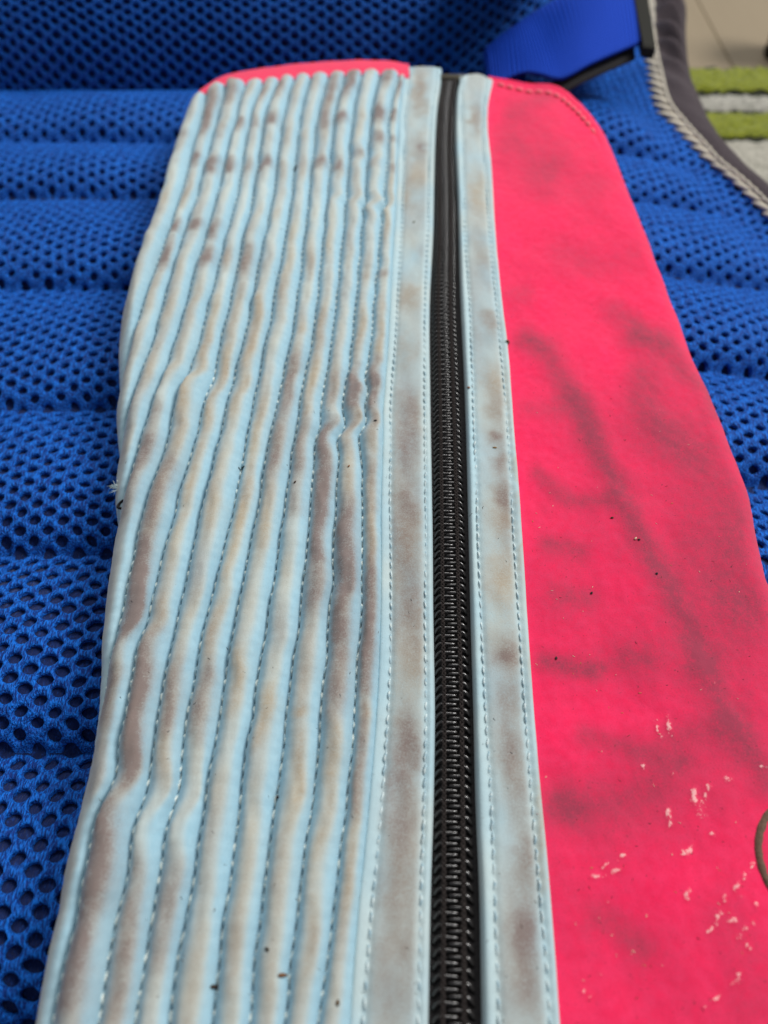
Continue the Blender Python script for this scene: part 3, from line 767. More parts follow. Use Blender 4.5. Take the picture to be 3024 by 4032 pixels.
for k in range(13):
    XL, XR, oX, U, ok = rib_data(k)
    jj = np.where(ok)[0]; j0 = jj.min()
    # rows run from the first valid row up to the pink edging
    xm = .5*(seamX[k+1] + seamX[k])
    ytop_mid = None
    xt = np.interp(366, Yrow, xm)
    yt_cols = top_inner(np.interp(362, Yrow, seamX[k+1]) + (np.interp(362, Yrow, seamX[k]) - np.interp(362, Yrow, seamX[k+1]))*np.linspace(0, 1, NU))
    if k == 12: yt_cols = np.minimum(yt_cols, yt_cols[-1])
    y0 = Yrow[j0]
    nrow = max(40, int((yt_cols.mean() - y0)/.82))
    v = np.linspace(0, 1, nrow)[:, None]
    YY = y0 + v*(yt_cols[None] - y0 + 1.2)
    XLi = np.interp(YY, Yrow, seamX[k+1]); XRi = np.interp(YY, Yrow, seamX[k]); oXi = oL(np.minimum(YY, 352))
    wdt = XRi - XLi; sL = XLi - oXi
    if k == 12: sL = np.minimum(sL, 0)
    um = np.clip(-sL/wdt, 0, .999)
    i = (.5 - .5*np.cos(math.pi*np.linspace(0, 1, NU)))[None]; i = .6*i + .4*np.linspace(0, 1, NU)[None]
    U = um + (1 - um)*i
    X = XLi + wdt*U
    s = np.clip(X - oXi, 0, None)
    # sideways drift of the crest
    sh = .10*fbm(YY/16 + 31*k, YY*0 + k, k % 5, 2) + .05*vnoise(YY/4.5 + 17*k, YY*0, k % 7)
    pin = np.zeros_like(YY)
    for (rk, py, am, ln) in KINK:
        if rk == k:
            y_ = ph2Y(py); g = (YY - y_)/ln
            sh = sh + am*.85*g*np.exp(-g*g); pin = pin + abs(am)*.55*np.exp(-((YY - y_ - (U-.5)*ln*1.4)/(ln*.45))**2)
    ctr = np.clip(.5 + sh, .22, .78)
    Uw = np.where(U < ctr, .5*U/ctr, .5 + .5*(U - ctr)/(1 - ctr))
    prof = np.clip(4*Uw*(1 - Uw), 0, 1)**.50
    amp = (4.1 + .45*fbm(YY/20 + 5*k, YY*0 + 3*k, 2, 2) + .22*vnoise(YY/5 + 9*k, U*2, 3)) * np.clip(wdt/7.6, .6, 1.25)
    endf = np.clip((yt_cols[None] + 1.0 - YY)/4.5, 0, 1)
    amp = amp*np.sqrt(np.clip(1 - (1 - endf)**2, 0, 1))*(1 - pin*.40)
    near = np.exp(-np.minimum(U, 1 - U)*wdt/1.5)
    Hh = amp*prof + .12*vnoise(X/2.2, YY/2.6, 5)*prof + .30*near*prof*np.sin(2*math.pi*YY/2.9 + 2.0*vnoise(YY/9 + k, YY*0, 1) + 2.1*k) + .16*vnoise(X/1.3 + 5*k, YY/5.5, 7)*prof
    edgef = sstep(0, 6, s)
    nx_ = -(1 - edgef)*.6
    Z = drop(s) + wob(X, YY) + Hh*(.45 + .55*edgef) - 1.1*np.exp(-np.minimum(U, 1 - U)*wdt/.45)*sstep(1.5, 6, s) - 2.2*sstep(8, 0, (top_inner(X) - YY))*0
    Xo = X + nx_*Hh*.5
    # stains
    crest = np.exp(-((Uw - .48)/.20)**2); wide = np.exp(-((Uw - .47)/.25)**4)
    tan = np.zeros_like(YY); mau = np.zeros_like(YY)
    for (rk, p0, p1, a, b) in ST:
        if rk != k: continue
        ya, yb = ph2Y(p1), ph2Y(p0); e = max(1.4, min(10.0, (yb - ya)*.5))
        if p1 - p0 > 90 and p0 > 1200: ya -= 4.0; yb += 4.0
        yw = YY + 1.8*vnoise(X/2.4, YY/3.5 + k, 1)*min(1.0, e/3) + 1.0*(U - .5)
        msk = sstep(ya - e*.7, ya + e, yw)*(1 - sstep(yb - e, yb + e*.7, yw))
        cm = np.exp(-((Uw - .46 - .05*vnoise(YY/6 + k, YY*0+p0, 2))/(.25 + .06*vnoise(YY/5, YY*0 + k, 6)))**2)
        tan = np.maximum(tan, a*msk*cm); mau = np.maximum(mau, b*msk*np.exp(-(np.abs(Uw - .41 - .04*vnoise(YY/7 + k, YY*0 + 5, 4))/(.37 + .06*vnoise(YY/6 + 2*k, YY*0, 5)))**2.4))
    rp, ry_ = photo_xy(X, YY)
    def zone(y0_, y1_, e_): return sstep(y0_ - e_, y0_ + e_, ry_)*(1 - sstep(y1_ - e_, y1_ + e_, ry_))
    body = np.exp(-((Uw - .42)/.30)**2)*(.65 + .6*vnoise(YY/14 + 3*k, YY*0 + k, 2))
    if k <= 3: mau = np.maximum(mau, (.52, .5, .42, .25)[k]*zone(1480, 2750 + 300*(k == 0), 120)*body)
    if k in (6, 7, 8): mau = np.maximum(mau, .38*zone(2100, 4100, 200)*body)
    mau = np.maximum(mau, .24*zone(200, 720, 60)*body)
    mau = np.maximum(mau, .24*body)
    tan = np.clip(tan*.78 + .16*crest*(1 + vnoise(YY/9 + 3*k, YY*0, 3)) + .10*np.clip(fbm(X/12, YY/12, 4), 0, 1)*wide, 0, 1)
    grime = np.clip(fbm(X/6, YY/9, 2), 0, 1)*.10
    mau = np.clip(mau*1.1*(.92 + .16*vnoise(X/2.5, YY/4, 7)) + grime*wide, 0, 1)
    cream = np.clip(.82*wide + .12*vnoise(X/5, YY/9, 1) + .45*(1-edgef), 0, 1)
    V = np.stack([Xo, YY, Z], -1)
    if k >= 8:      # wall down to the mesh where the rib reaches the edge
        pass
    me = mesh_np('quilted_channel', V.reshape(-1, 3) - QO, gridF(nrow, NU))
    colattr(me, 'stain', np.stack([tan, mau, cream], -1).reshape(-1, 3))
    obj('quilted_channel', me, M_pale, pouch)

# thread along every seam
def thread_row(fx, y0, y1, zf, pitch, mat, name, rad=.33, amp=.42, parent=None):
    y = np.arange(y0, y1, pitch/7.0); x = fx(y)
    ph = (y/pitch) % 1.0
    up = np.sin(math.pi*np.clip((ph - .10)/.80, 0, 1))**.6
    z = zf(x, y) - .55 + up*(amp + .55)
    P = np.stack([x + .12*np.sin(y*2.1) + .10*(ph - .5), y, z], 1)
    v, f = tube(P, rad*(.55 + .45*up)*(1 + .12*np.sin(y*9)), 6)
    return obj(name, mesh_py(name, v - QO, f), mat, parent or pouch)
for k in range(1, 13):
    fx = lambda y, k=k: np.interp(y, Yrow, seamX[k])
    okr = np.where((seamX[k] - oL(np.minimum(Yrow, 352)) > .8))[0]
    y0 = Yrow[okr.min()]; y1 = float(top_inner(np.interp(360, Yrow, seamX[k]))) - .5
    zf = lambda x, y: drop(np.clip(x - oL(np.minimum(y, 352)), 0, None)) + wob(x, y) + .2
    thread_row(fx, y0, y1, zf, 3.3, M_thread, 'seam_stitching', .37)

# pink edging over the far end of the quilting
xs_ = np.linspace(top_ed[:, 0].min() + .3, top_ed[:, 0].max() - .2, 150)
cw = np.linspace(-.12, 1, 12)
yi = top_inner(xs_); ye = top_edge(xs_); ye = np.convolve(np.pad(ye, 5, 'edge'), np.ones(11)/11, 'valid'); yi = np.convolve(np.pad(yi, 3, 'edge'), np.ones(7)/7, 'valid')
Yg = yi[:, None] + (ye - yi)[:, None]*cw[None]; Xg = np.repeat(xs_[:, None], 12, 1)
Z = .75 - .7*sstep(-9, 0, Xg - top_ed[:, 0].max()) + .5*np.sin(math.pi*np.clip(cw, 0, 1))[None] - 4.0*np.clip(cw, 0, 1)[None]**3 + drop(np.clip(Xg - oL(np.minimum(Yg, 352)), 0, None)*1.6) * .55 + .15*vnoise(Xg/4, Yg/4, 3)
V = np.stack([Xg, Yg, Z], -1); sk = V[:, -1:].copy(); sk[..., 2] -= 9
sk2 = V[:, :1].copy(); sk2[..., 2] -= 1.0
V = np.concatenate([sk2, V, sk], 1)
obj('pink_edging', mesh_np('pink_edging', V.reshape(-1, 3) - QO, gridF(150, 14, True)), M_pinktape, pouch)

# ------------------------------------------------------------------ zip opening edges and plackets
PLZ = 1.7
def pcurve(lst, z): 
    a = np.array(lst, float); return np.stack(pix(a[:, 0], a[:, 1], z), 1)
zipL = curve_fn(pcurve([(1741, 260), (1735, 321), (1723, 412), (1715, 533), (1711, 684), (1707, 897), (1693, 1200), (1696, 1562), (1700, 1803), (1705, 2100), (1708, 2400), (1715, 2800), (1710, 3162), (1698, 3523), (1689, 4006)], PLZ))
zipR = curve_fn(pcurve([(1812, 300), (1801, 351), (1795, 442), (1795, 563), (1803, 715), (1808, 866), (1818, 1200), (1830, 1441), (1839, 1682), (1845, 1923), (1851, 2164), (1857, 2400), (1870, 2800), (1879, 3162), (1894, 3523), (1903, 4006)], PLZ))
outR = curve_fn(pcurve([(1941, 318), (1922, 412), (1921, 503), (1933, 624), (1941, 745), (1950, 897), (1979, 1200), (2001, 1381), (2023, 1682), (2044, 1923), (2065, 2225), (2076, 2400), (2105, 2800), (2129, 3101), (2159, 3403), (2183, 3704), (2204, 4006)], .9))
s_in = curve_fn(pcurve([(1817, 400), (1823, 533), (1826, 715), (1832, 900), (1850, 1200), (1872, 1803), (1893, 2375), (1915, 2800), (1939, 3222), (1951, 3584), (1966, 4006)], PLZ))
s_out = curve_fn(pcurve([(1910, 400), (1902, 533), (1917, 745), (1926, 881), (1955, 1200), (1999, 1682), (2023, 2104), (2041, 2375), (2071, 2800), (2102, 3222), (2129, 3523), (2150, 3764), (2165, 4006)], 1.2))
line0 = lambda y: np.interp(y, Yrow, seamX[0])
sl_in = lambda y: zipL(y) - 1.9 - .25*np.sin(np.asarray(y)/40)
sl_out = lambda y: line0(y) + 2.3 + .2*np.sin(np.asarray(y)/33)

# stains on the plackets and the pink panel: photo ellipses (x, y, rx, ry, tan, mauve, tilt)
PS = [(1585, 780, 40, 60, .5, .1, 0), (1650, 430, 30, 30, .3, .2, 0), (1655, 350, 30, 60, .5, .2, 0), (1662, 585, 22, 22, 0, .6, 0), (1640, 660, 45, 80, .4, .1, 0),
 (1605, 1180, 45, 70, .5, .2, 0), (1600, 1400, 50, 90, .4, .1, 0), (1610, 1640, 60, 110, .4, .35, 0), (1590, 1800, 60, 90, .3, .3, 0), (1600, 2010, 62, 130, .4, .55, 0), (1600, 2200, 60, 130, .4, .3, 0), (1610, 2420, 60, 140, .3, .35, 0), (1620, 2620, 50, 100, .3, .3, 0), (1600, 2900, 50, 130, .3, .65, 0), (1590, 3050, 60, 120, .3, .4, 0), (1580, 3260, 70, 170, .3, .5, 0), (1560, 3500, 60, 170, .4, .3, 0), (1560, 3750, 80, 160, .3, .25, 0), (1540, 3960, 80, 140, .2, .35, 0),
 (1872, 480, 28, 60, .4, .4, 0), (1880, 760, 40, 100, .4, .1, 0), (1905, 1020, 40, 60, .3, .1, 0), (1930, 1275, 42, 45, .4, .4, 0), (1945, 1520, 50, 60, .5, .25, 0), (1955, 1620, 45, 60, .4, .3, 0), (1953, 1740, 32, 30, .5, .65, 0), (1970, 1835, 40, 45, .4, .4, 0), (1965, 1970, 45, 55, .5, .6, 0), (1975, 2080, 50, 70, .5, .35, 0), (1970, 2290, 60, 120, .4, .25, 0), (1985, 2585, 55, 60, .4, .7, 0), (2000, 2760, 50, 80, .3, .4, 0), (2015, 2960, 50, 130, .3, .45, 0), (2040, 3130, 50, 100, .3, .35, 0), (2055, 3400, 60, 150, .3, .45, 0), (2060, 3680, 60, 120, .3, .65, 0), (2070, 3880, 60, 120, .3, .5, 0),
 (2010, 1300, 20, 60, .6, .1, 0), (2040, 1800, 14, 200, .5, .15, 0), (2060, 2100, 14, 200, .6, .2, 0), (2090, 2550, 14, 200, .5, .1, 0), (2130, 3250, 18, 300, .55, .15, 0)]
def stain_eval(X, Y, lst):
    px, py = photo_xy(X, Y)
    wx = 16*fbm(X/4, Y/4, 1, 3); wy = 16*fbm(X/4+9, Y/4, 4, 3)
    t = np.zeros_like(X); m_ = np.zeros_like(X)
    for (x0, y0, rx, ry, a, b, tilt) in lst:
        dx = px + wx - x0; dy = py + wy - y0
        if tilt:
            c_, s_ = math.cos(tilt), math.sin(tilt); dx, dy = dx*c_ + dy*s_, -dx*s_ + dy*c_
        g = np.exp(-((dx/rx)**2 + (dy/ry)**2))
        t = 1 - (1 - t)*(1 - a*g); m_ = 1 - (1 - m_)*(1 - b*g)
    return t, m_

def placket(name, fa, fb, ya, ytop_fn, za, zb, dents, inner_is_b):
    nr_, nc_ = 520, 30
    Yv = np.linspace(-14, 1, nr_)
    c_ = np.linspace(0, 1, nc_)
    v = np.linspace(0, 1, nr_)[:, None]
    yt = ytop_fn(c_)[None]
    YY = -14 + v*(yt + 14)
    A_, B_ = fa(YY), fb(YY)
    X = A_ + (B_ - A_)*c_[None]
    w = B_ - A_
    da = X - A_; db = B_ - X
    th = za + (zb - za)*sstep(0, 1, c_)[None]
    Z = th + .35*fbm(X/9, YY/13, 3, 2) + .10*vnoise(X/2.5, YY/4, 1) + wob(X, YY)
    for d in dents:
        g = X - d(YY)
        Z = Z - .55*np.exp(-(g/.8)**2)*(1 + .3*np.cos(YY*2*math.pi/2.9)) 
    fold = db if inner_is_b else da; raw = da if inner_is_b else db
    Z = Z - 2.3*(1 - np.sqrt(np.clip(1 - (1 - np.clip(fold/1.3, 0, 1))**2, 0, 1)))
    Z = Z - .45*(1 - sstep(0, .5, raw))
    Z = Z - 1.6*sstep(yt - 5, yt, YY)**2
    V = np.stack([X, YY, Z], -1)
    # turn the edges down
    eL = V[:, :1].copy(); eL[..., 2] -= 2.2; eR = V[:, -1:].copy(); eR[..., 2] -= 2.2
    V = np.concatenate([eL, V, eR], 1)
    top = V[-1:].copy(); top[..., 2] -= 6; top[..., 1] += .4
    V = np.concatenate([V, top], 0)
    t, m_ = stain_eval(V[..., 0], V[..., 1], PS)
    cc = np.concatenate([[0], c_, [1]])
    mid = sstep(.12, .3, cc)*(1 - sstep(.72, .9, cc))
    t = np.clip(t*.9 + .16*mid[None]*(1 + fbm(V[..., 0]/8, V[..., 1]/14, 5)), 0, 1)*(.25 + .75*np.maximum(mid[None], (V[..., 0] > s_out(V[..., 1]))*1.0))
    m_ = np.clip(m_*.9*(.35 + .65*mid[None]) + .16*mid[None]*(1 + fbm(V[..., 0]/7, V[..., 1]/18, 3)), 0, 1)
    cream = np.clip(.50 + .25*vnoise(V[..., 0]/6, V[..., 1]/10, 2) + 0*m_, 0, 1)
    me = mesh_np(name, V.reshape(-1, 3) - QO, gridF(nr_+1, nc_+2))
    colattr(me, 'stain', np.stack([t, m_, cream], -1).reshape(-1, 3))
    return obj(name, me, M_pale, pouch)
yl0 = float(pix(1607, 243, 1)[1]); yl1 = float(pix(1738, 256, 1)[1])
placket('placket', lambda y: line0(y) - .35, zipL, 0, lambda c_: yl0 + (yl1 - yl0)*c_**2 - .6*np.sin(math.pi*c_), 1.0, PLZ, [sl_out, sl_in], True)
yr = [float(pix(a, b, 1)[1]) for a, b in ((1811, 300), (1835, 287), (1870, 284), (1905, 292), (1936, 308))]
placket('placket', zipR, outR, 0, lambda c_: np.interp(c_, [0, .2, .48, .76, 1], yr), PLZ, 1.3, [s_in, s_out], False)
zpl = lambda x, y: PLZ - .35 + wob(x, y)
thread_row(sl_in, -13, yl1 - 4, zpl, 2.9, M_thread2, 'placket_stitching', .24, .20)
thread_row(sl_out, -13, yl0 - 4, lambda x, y: 1.0 + wob(x, y) - .25, 2.9, M_thread2, 'placket_stitching', .24, .20)
thread_row(s_in, -13, yr[2] - 4, zpl, 2.9, M_thread2, 'placket_stitching', .24, .20)
thread_row(s_out, -13, yr[3] - 4, lambda x, y: 1.2 + wob(x, y) - .2, 2.9, M_thread2, 'placket_stitching', .24, .20)

# ------------------------------------------------------------------ zip
zmid = lambda y: .5*(zipL(y) + zipR(y))
ztop = float(pix(1772, 292, 0)[1])
yv = np.linspace(-14, ztop, 300); c_ = np.linspace(-1, 1, 20)
X = zmid(yv)[:, None] + 7.5*c_[None]; YY = np.repeat(yv[:, None], 20, 1)
Z = -1.75 + wob(X, YY) + .5*np.exp(-(c_*7.5/3.8)**4)[None] + 0*X
zipper = obj('zipper', mesh_np('zipper', np.stack([X, YY, Z], -1).reshape(-1, 3) - QO, gridF(300, 20)), M_tape, pouch)
zipper['label'] = 'long black coil zip fastener'
zip_c = lambda y: zmid(y) - .35
PZ = 2.18
def tooth_geo(sgn):
    pts = np.array([(-.75, -.30, -.15), (-.90, -.08, .55), (-.62, 0, .88), (.5, 0, .93), (1.6, 0, .93), (2.8, 0, .90), (3.30, -.35, .68), (3.70, -.85, .25), (3.95, -1.35, -.45)])
    pts[:, 0] *= sgn
    return tube(pts, [.32, .40, .42, .42, .42, .42, .41, .38, .32], 7)
teeth = {}
for sg in (-1, 1):
    v, f = tooth_geo(sg); teeth[sg] = (v, f)
tm = {}
for sg in (-1, 1):
    tm[sg] = mesh_py('zip_tooth', *teeth[sg]); tm[sg].materials.append(M_coil)
cnt = 0; rest = []
y = -8.0; idx = 0
while y < ztop - 5:
    for sg in (-1, 1):
        yy_ = y + (0 if sg < 0 else PZ*.5)
        xx = float(zip_c(yy_)); zz = float(-1.2 + wob(np.array([xx]), np.array([yy_]))[0])
        slope = float(zip_c(yy_ + 1) - zip_c(yy_ - 1))/2
        if idx < 150:
            o = obj('zip_tooth', tm[sg], None, zipper)
            o.location = ((xx - QO[0])*S, (yy_ - QO[1])*S, (zz - QO[2])*S); o.rotation_euler = (random.gauss(0, .02), 0, -math.atan(slope) + random.gauss(0, .015))
        else:
            v, f = teeth[sg]; rest.append((v + np.array([xx, yy_, zz]), f))
    idx += 1; y += PZ
v, f = join(rest)
tag(obj('zip_tooth_run', mesh_py('zip_tooth_run', v - QO, f), M_coil, zipper), kind='stuff')
for sg, off in ((-1, -2.05), (1, 1.95)):
    segs = []
    yy_ = np.arange(-13, ztop - 4, .27)
    for ph_ in (0, math.pi):
        P = np.stack([zip_c(yy_) + off + .36*np.sin(yy_*2*math.pi/PZ + ph_), yy_, -1.2 + wob(zip_c(yy_), yy_) + 1.38 + .22*np.cos(yy_*4*math.pi/PZ + ph_)], 1)
        segs.append(tube(P, .26, 5))
    v, f = join(segs)
    obj('zip_stitching', mesh_py('zip_stitching', v - QO, f), M_zthread, zipper)
v, f = box(-7, 7, -2.4, 2.2, -.5, 1.0, .7)
o = obj('end_stop', mesh_py('end_stop', v, f), M_stop, zipper); o.location = ((float(zmid(ztop)) - QO[0])*S, (ztop - 2.2 - QO[1])*S, (-.6 - QO[2])*S)

# ------------------------------------------------------------------ pink panel
def poly_st(lst, ox, oy, s_, w, a):
    p = np.array([(ox + x/s_, oy + y_/s_) for x, y_ in lst]); return (p, 1.25*w/s_, a*.80)
B1 = (1900, 1300, 1.476); R7 = (2000, 2600, 1.545); A8 = (1850, 250, 1.413)
STROKES = [poly_st([(270, 50), (400, 180), (480, 300), (560, 420), (620, 560), (690, 720), (760, 900), (830, 1050), (920, 1230), (1010, 1400), (1100, 1560), (1180, 1720), (1240, 1850), (1310, 1980)], *B1, 62, .75),
 poly_st([(540, 420), (600, 560), (640, 620)], *B1, 85, .4),
 poly_st([(310, 820), (420, 920), (500, 985), (620, 985), (740, 990)], *B1, 42, .6),
 poly_st([(920, 20), (1050, 100), (1180, 220), (1290, 340), (1340, 470)], *B1, 65, .6),
 poly_st([(930, 260), (960, 420), (1020, 560), (1150, 680)], *B1, 95, .55),
 poly_st([(1290, 760), (1330, 860), (1440, 1000), (1470, 1120), (1440, 1300), (1400, 1450), (1420, 1560)], *B1, 120, .5),
 poly_st([(370, 1240), (450, 1250), (560, 1290)], *B1, 50, .55), poly_st([(440, 1530), (600, 1555)], *B1, 65, .5), poly_st([(370, 1900), (520, 1930), (640, 1960)], *B1, 55, .5), poly_st([(850, 1890), (970, 1890)], *B1, 70, .45),
 poly_st([(280, 470), (420, 480)], *B1, 60, .35), poly_st([(1550, 1500), (1580, 1700)], *B1, 110, .45),
 poly_st([(1180, 60), (1250, 170), (1340, 400), (1440, 540), (1530, 640), (1570, 760)], *R7, 85, .7), poly_st([(480, 450), (620, 490), (760, 540), (930, 600), (1060, 630)], *R7, 60, .6), poly_st([(1000, 470), (1200, 440), (1400, 420)], *R7, 80, .45),
 poly_st([(330, 860), (380, 900)], *R7, 80, .75), poly_st([(450, 900), (700, 870), (900, 780)], *R7, 120, .5), poly_st([(560, 1580), (680, 1640), (830, 1770)], *R7, 75, .55), poly_st([(230, 20), (560, 40)], *R7, 50, .45),
 poly_st([(1050, 650), (1350, 1000), (1480, 1500), (1600, 2000)], *B1, 260, .42), poly_st([(700, 1150), (1100, 1350), (1250, 1900)], *B1, 230, .30), poly_st([(400, 1500), (700, 1900), (1000, 1950)], *B1, 200, .25), poly_st([(350, 850), (900, 700), (1300, 600)], *R7, 200, .30), poly_st([(1300, 1600), (1450, 1800), (1500, 2100)], *R7, 160, .3), poly_st([(300, 1300), (700, 1700), (1100, 2150)], *R7, 220, .2), poly_st([(700, 1100), (1300, 900)], *R7, 160, .2),
 poly_st([(250, 450), (400, 560)], *A8, 120, .42), poly_st([(250, 250), (400, 190)], *A8, 60, .4), poly_st([(560, 1080), (760, 1130), (900, 1050)], *A8, 90, .28), poly_st([(270, 1270), (300, 1260)], *A8, 60, .4), poly_st([(800, 1380), (930, 1450), (1080, 1550)], *A8, 60, .45), poly_st([(500, 600), (700, 720)], *A8, 120, .25)]
SCUFF = [([(905, 360), (915, 420), (925, 465)], 11), ([(970, 340), (985, 410), (1000, 460)], 12), ([(1130, 810), (1160, 860), (1180, 910), (1200, 930)], 34), ([(1205, 830), (1225, 760)], 18), ([(970, 880), (990, 1000)], 16), ([(1238, 1020), (1245, 1060)], 15), ([(1070, 1175), (1120, 1140), (1130, 1170)], 20),
 ([(745, 1160), (690, 1190), (640, 1230), (590, 1250)], 13), ([(690, 1260), (600, 1310), (520, 1310)], 14), ([(1100, 1395), (1085, 1450)], 20), ([(1490, 1240), (1430, 1320), (1375, 1390)], 15), ([(1320, 1430), (1310, 1460)], 18), ([(1400, 1420), (1410, 1440)], 18), ([(1290, 1530), (1270, 1560)], 20), ([(1350, 1590), (1400, 1570)], 20), ([(1480, 1570), (1490, 1590)], 22), ([(1510, 1480), (1520, 1510)], 20), ([(1220, 1650), (1260, 1600)], 18), ([(1410, 1680), (1440, 1640)], 26), ([(1400, 1920), (1370, 1960)], 22), ([(1180, 2130), (1240, 2080), (1300, 2030)], 9), ([(430, 2000), (450, 2005)], 18), ([(505, 2040), (520, 2045)], 14), ([(555, 1910), (570, 1905)], 12), ([(1320, 720), (1350, 735)], 20), ([(820, 640), (835, 650)], 10), ([(1000, 690), (1010, 685)], 10), ([(590, 1480), (640, 1470)], 9), ([(1440, 1720), (1470, 1760)], 10), ([(1250, 145), (1262, 150)], 7), ([(1540, 650), (1555, 665)], 12)]
def seg_dist(px, py, p):
    d = np.full(px.shape, 1e9)
    for i in range(len(p) - 1):
        a, b = p[i], p[i+1]; ab = b - a; L2 = (ab**2).sum() + 1e-6
        t = np.clip(((px - a[0])*ab[0] + (py - a[1])*ab[1])/L2, 0, 1)
        d = np.minimum(d, np.hypot(px - a[0] - t*ab[0], py - a[1] - t*ab[1]))
    return d
ytr = YTOP_R
vv = np.concatenate([np.linspace(-14, 318, 560), np.linspace(318, ytr - .2, 110)[1:]])
NC = 150
cc = np.linspace(0, 1, NC); cc = 1 - (1 - cc)**1.15
YY = np.repeat(vv[:, None], NC, 1)
xl = outR(np.minimum(vv, ytr))[:, None] - 2.5
xr = np.interp(vv, ro[::-1, 1], ro[::-1, 0])[:, None]
xr = np.maximum(xr, xl + .3)
X = xl + (xr - xl)*cc[None]
# distance to the rounded outline
opoly = ro
dist = seg_dist(X, YY, opoly)
Z = drop(dist, 7.5) + wob(X, YY) - .15 + .35*fbm(X/11, YY/14, 1, 3) + .9*sstep(20, 60, X - xl)*vnoise(X/30, YY/40, 2) + .45*fbm(X/17 + 4, YY/29, 5, 2)*sstep(3, 12, X - xl) + .07*vnoise(X/1.6, YY/1.6, 3)
# gentle crease following the main smudge
px, py = photo_xy(X, YY)
for k_, am_ in ((0, .40), (2, .2), (3, .4), (4, .35), (12, .40)):
    d = seg_dist(px + 8*vnoise(X/9, YY/9, 2), py + 8*vnoise(X/9 + 3, YY/9, 5), STROKES[k_][0]); Z = Z + am_*np.exp(-(d/60)**2)*(1 + .5*vnoise(X/7, YY/7, 3))
hem = np.exp(-((dist - 7.0)/1.0)**2)*sstep(292, 318, YY); Z = Z - .9*hem
tanv = np.zeros_like(X)
wx = 12*fbm(X/11, YY/11, 1, 2); wy = 12*fbm(X/11 + 9, YY/11, 4, 2)
for p, w_, a in STROKES:
    d = seg_dist(px + wx, py + wy, p)
    tanv = 1 - (1 - tanv)*(1 - a*np.exp(-(d/w_)**2))
tanv = np.clip(tanv + .07*(1 + fbm(X/9, YY/9, 2)), 0, 1)
sc = np.zeros_like(X)
wx = 7*vnoise(X/.9, YY/.9, 5) + 4*vnoise(X/.45, YY/.45, 6); wy = 7*vnoise(X/.9 + 5, YY/.9, 7)
for pts, w_ in SCUFF:
    p = np.array([(2000 + a/1.545, 2600 + b/1.545) for a, b in pts]); w2 = w_/1.545
    x0, x1, y0, y1 = p[:, 0].min() - 5*w2 - 15, p[:, 0].max() + 5*w2 + 15, p[:, 1].min() - 5*w2 - 15, p[:, 1].max() + 5*w2 + 15
    sel = (px > x0) & (px < x1) & (py > y0) & (py < y1)
    d = seg_dist(px[sel] + wx[sel], py[sel] + wy[sel], p)
    sc[sel] = np.maximum(sc[sel], np.exp(-(d/(w2*1.1))**2)*1.0)
sc *= (.62 + .55*vnoise(X/.8, YY/.8, 4))
sc = np.clip(sc, 0, 1)
Z = Z + .30*sstep(.25, .7, sc)
V = np.stack([X, YY, Z], -1)
sk = V[:, -1:].copy(); sk[..., 2] -= 8; sk[..., 0] -= 1.5
V = np.concatenate([V, sk], 1)
last = V[-1:].copy(); last[..., 2] -= 8; V = np.concatenate([V, last], 0)
pad1 = lambda a: np.pad(a, ((0, 1), (0, 1)), 'edge')
me = mesh_np('pink_panel', V.reshape(-1, 3) - QO, gridF(len(vv) + 1, NC + 1))
colattr(me, 'stain', np.stack([pad1(tanv), pad1(sc), pad1(tanv)*0], -1).reshape(-1, 3))
pink = obj('pink_panel', me, M_pink, pouch)
pink['label'] = 'hot pink side panel with grey smudges and pale scuffs'
# hem stitches along the rounded far edge
hp = np.array([(1850 + a/1.413, 250 + b/1.413) for a, b in [(150, 122), (230, 145), (310, 155), (400, 158), (455, 168), (510, 195), (560, 240), (610, 290), (660, 345), (700, 385)]])
hx, hy = pix(hp[:, 0], hp[:, 1], 0)
tt = np.linspace(0, len(hx) - 1, 200); hx = np.interp(tt, np.arange(len(hx)), hx); hy = np.interp(tt, np.arange(len(hy)), hy)
L = np.concatenate([[0], np.cumsum(np.hypot(np.diff(hx), np.diff(hy)))])
nst = int(L[-1]/4.2)
bv = BVHTree.FromPolygons([Vector(q) for q in V.reshape(-1, 3)], [tuple(int(i) for i in f) for f in gridF(len(vv) + 1, NC + 1)])
def zat(b, x, y):
    h_ = b.ray_cast(Vector((x, y, 60)), Vector((0, 0, -1))); return h_[0].z if h_[0] else None
parts = []
for i in range(nst):
    P = []
    for q in np.linspace(.08, .86, 6):
        l = (i + q)*L[-1]/nst; x = np.interp(l, L, hx); y_ = np.interp(l, L, hy); z = zat(bv, x, y_)
        P.append((x, y_, (z if z is not None else -1) + .1 + .35*math.sin(math.pi*(q - .08)/.78)))
    parts.append(tube(np.array(P), [.35, .7, .85, .85, .7, .35], 6))
v, f = join(parts)
obj('hem_stitching', mesh_py('hem_stitching', v - QO, f), M_pinkthread, pouch)

# round pink patch with brown piping, mostly out of the picture on the right
pp = np.array([(3024, 3176), (2990, 3247), (2977, 3344), (2977, 3441), (2990, 3519), (3024, 3636)], float)
qx, qy = pix(pp[:, 0], pp[:, 1], 1.5)
pc = np.array([qx[2] + 14.0, (qy[0] + qy[-1])/2]); ra, rb = 13.0, abs(qy[0] - qy[-1])/2*1.18
an = np.linspace(0, 2*math.pi, 90, endpoint=False)
def zp(x, y): 
    z = zat(bv, x, y); return z if z is not None else -2
P = np.array([(pc[0] + ra*math.cos(a), pc[1] + rb*math.sin(a), zp(pc[0] + ra*math.cos(a), pc[1] + rb*math.sin(a)) - .35) for a in an] )
P = np.concatenate([P, P[:1]])
v, f = tube(P, 1.1*(1 + .05*np.sin(np.arange(91)*2.1)), 8, False)
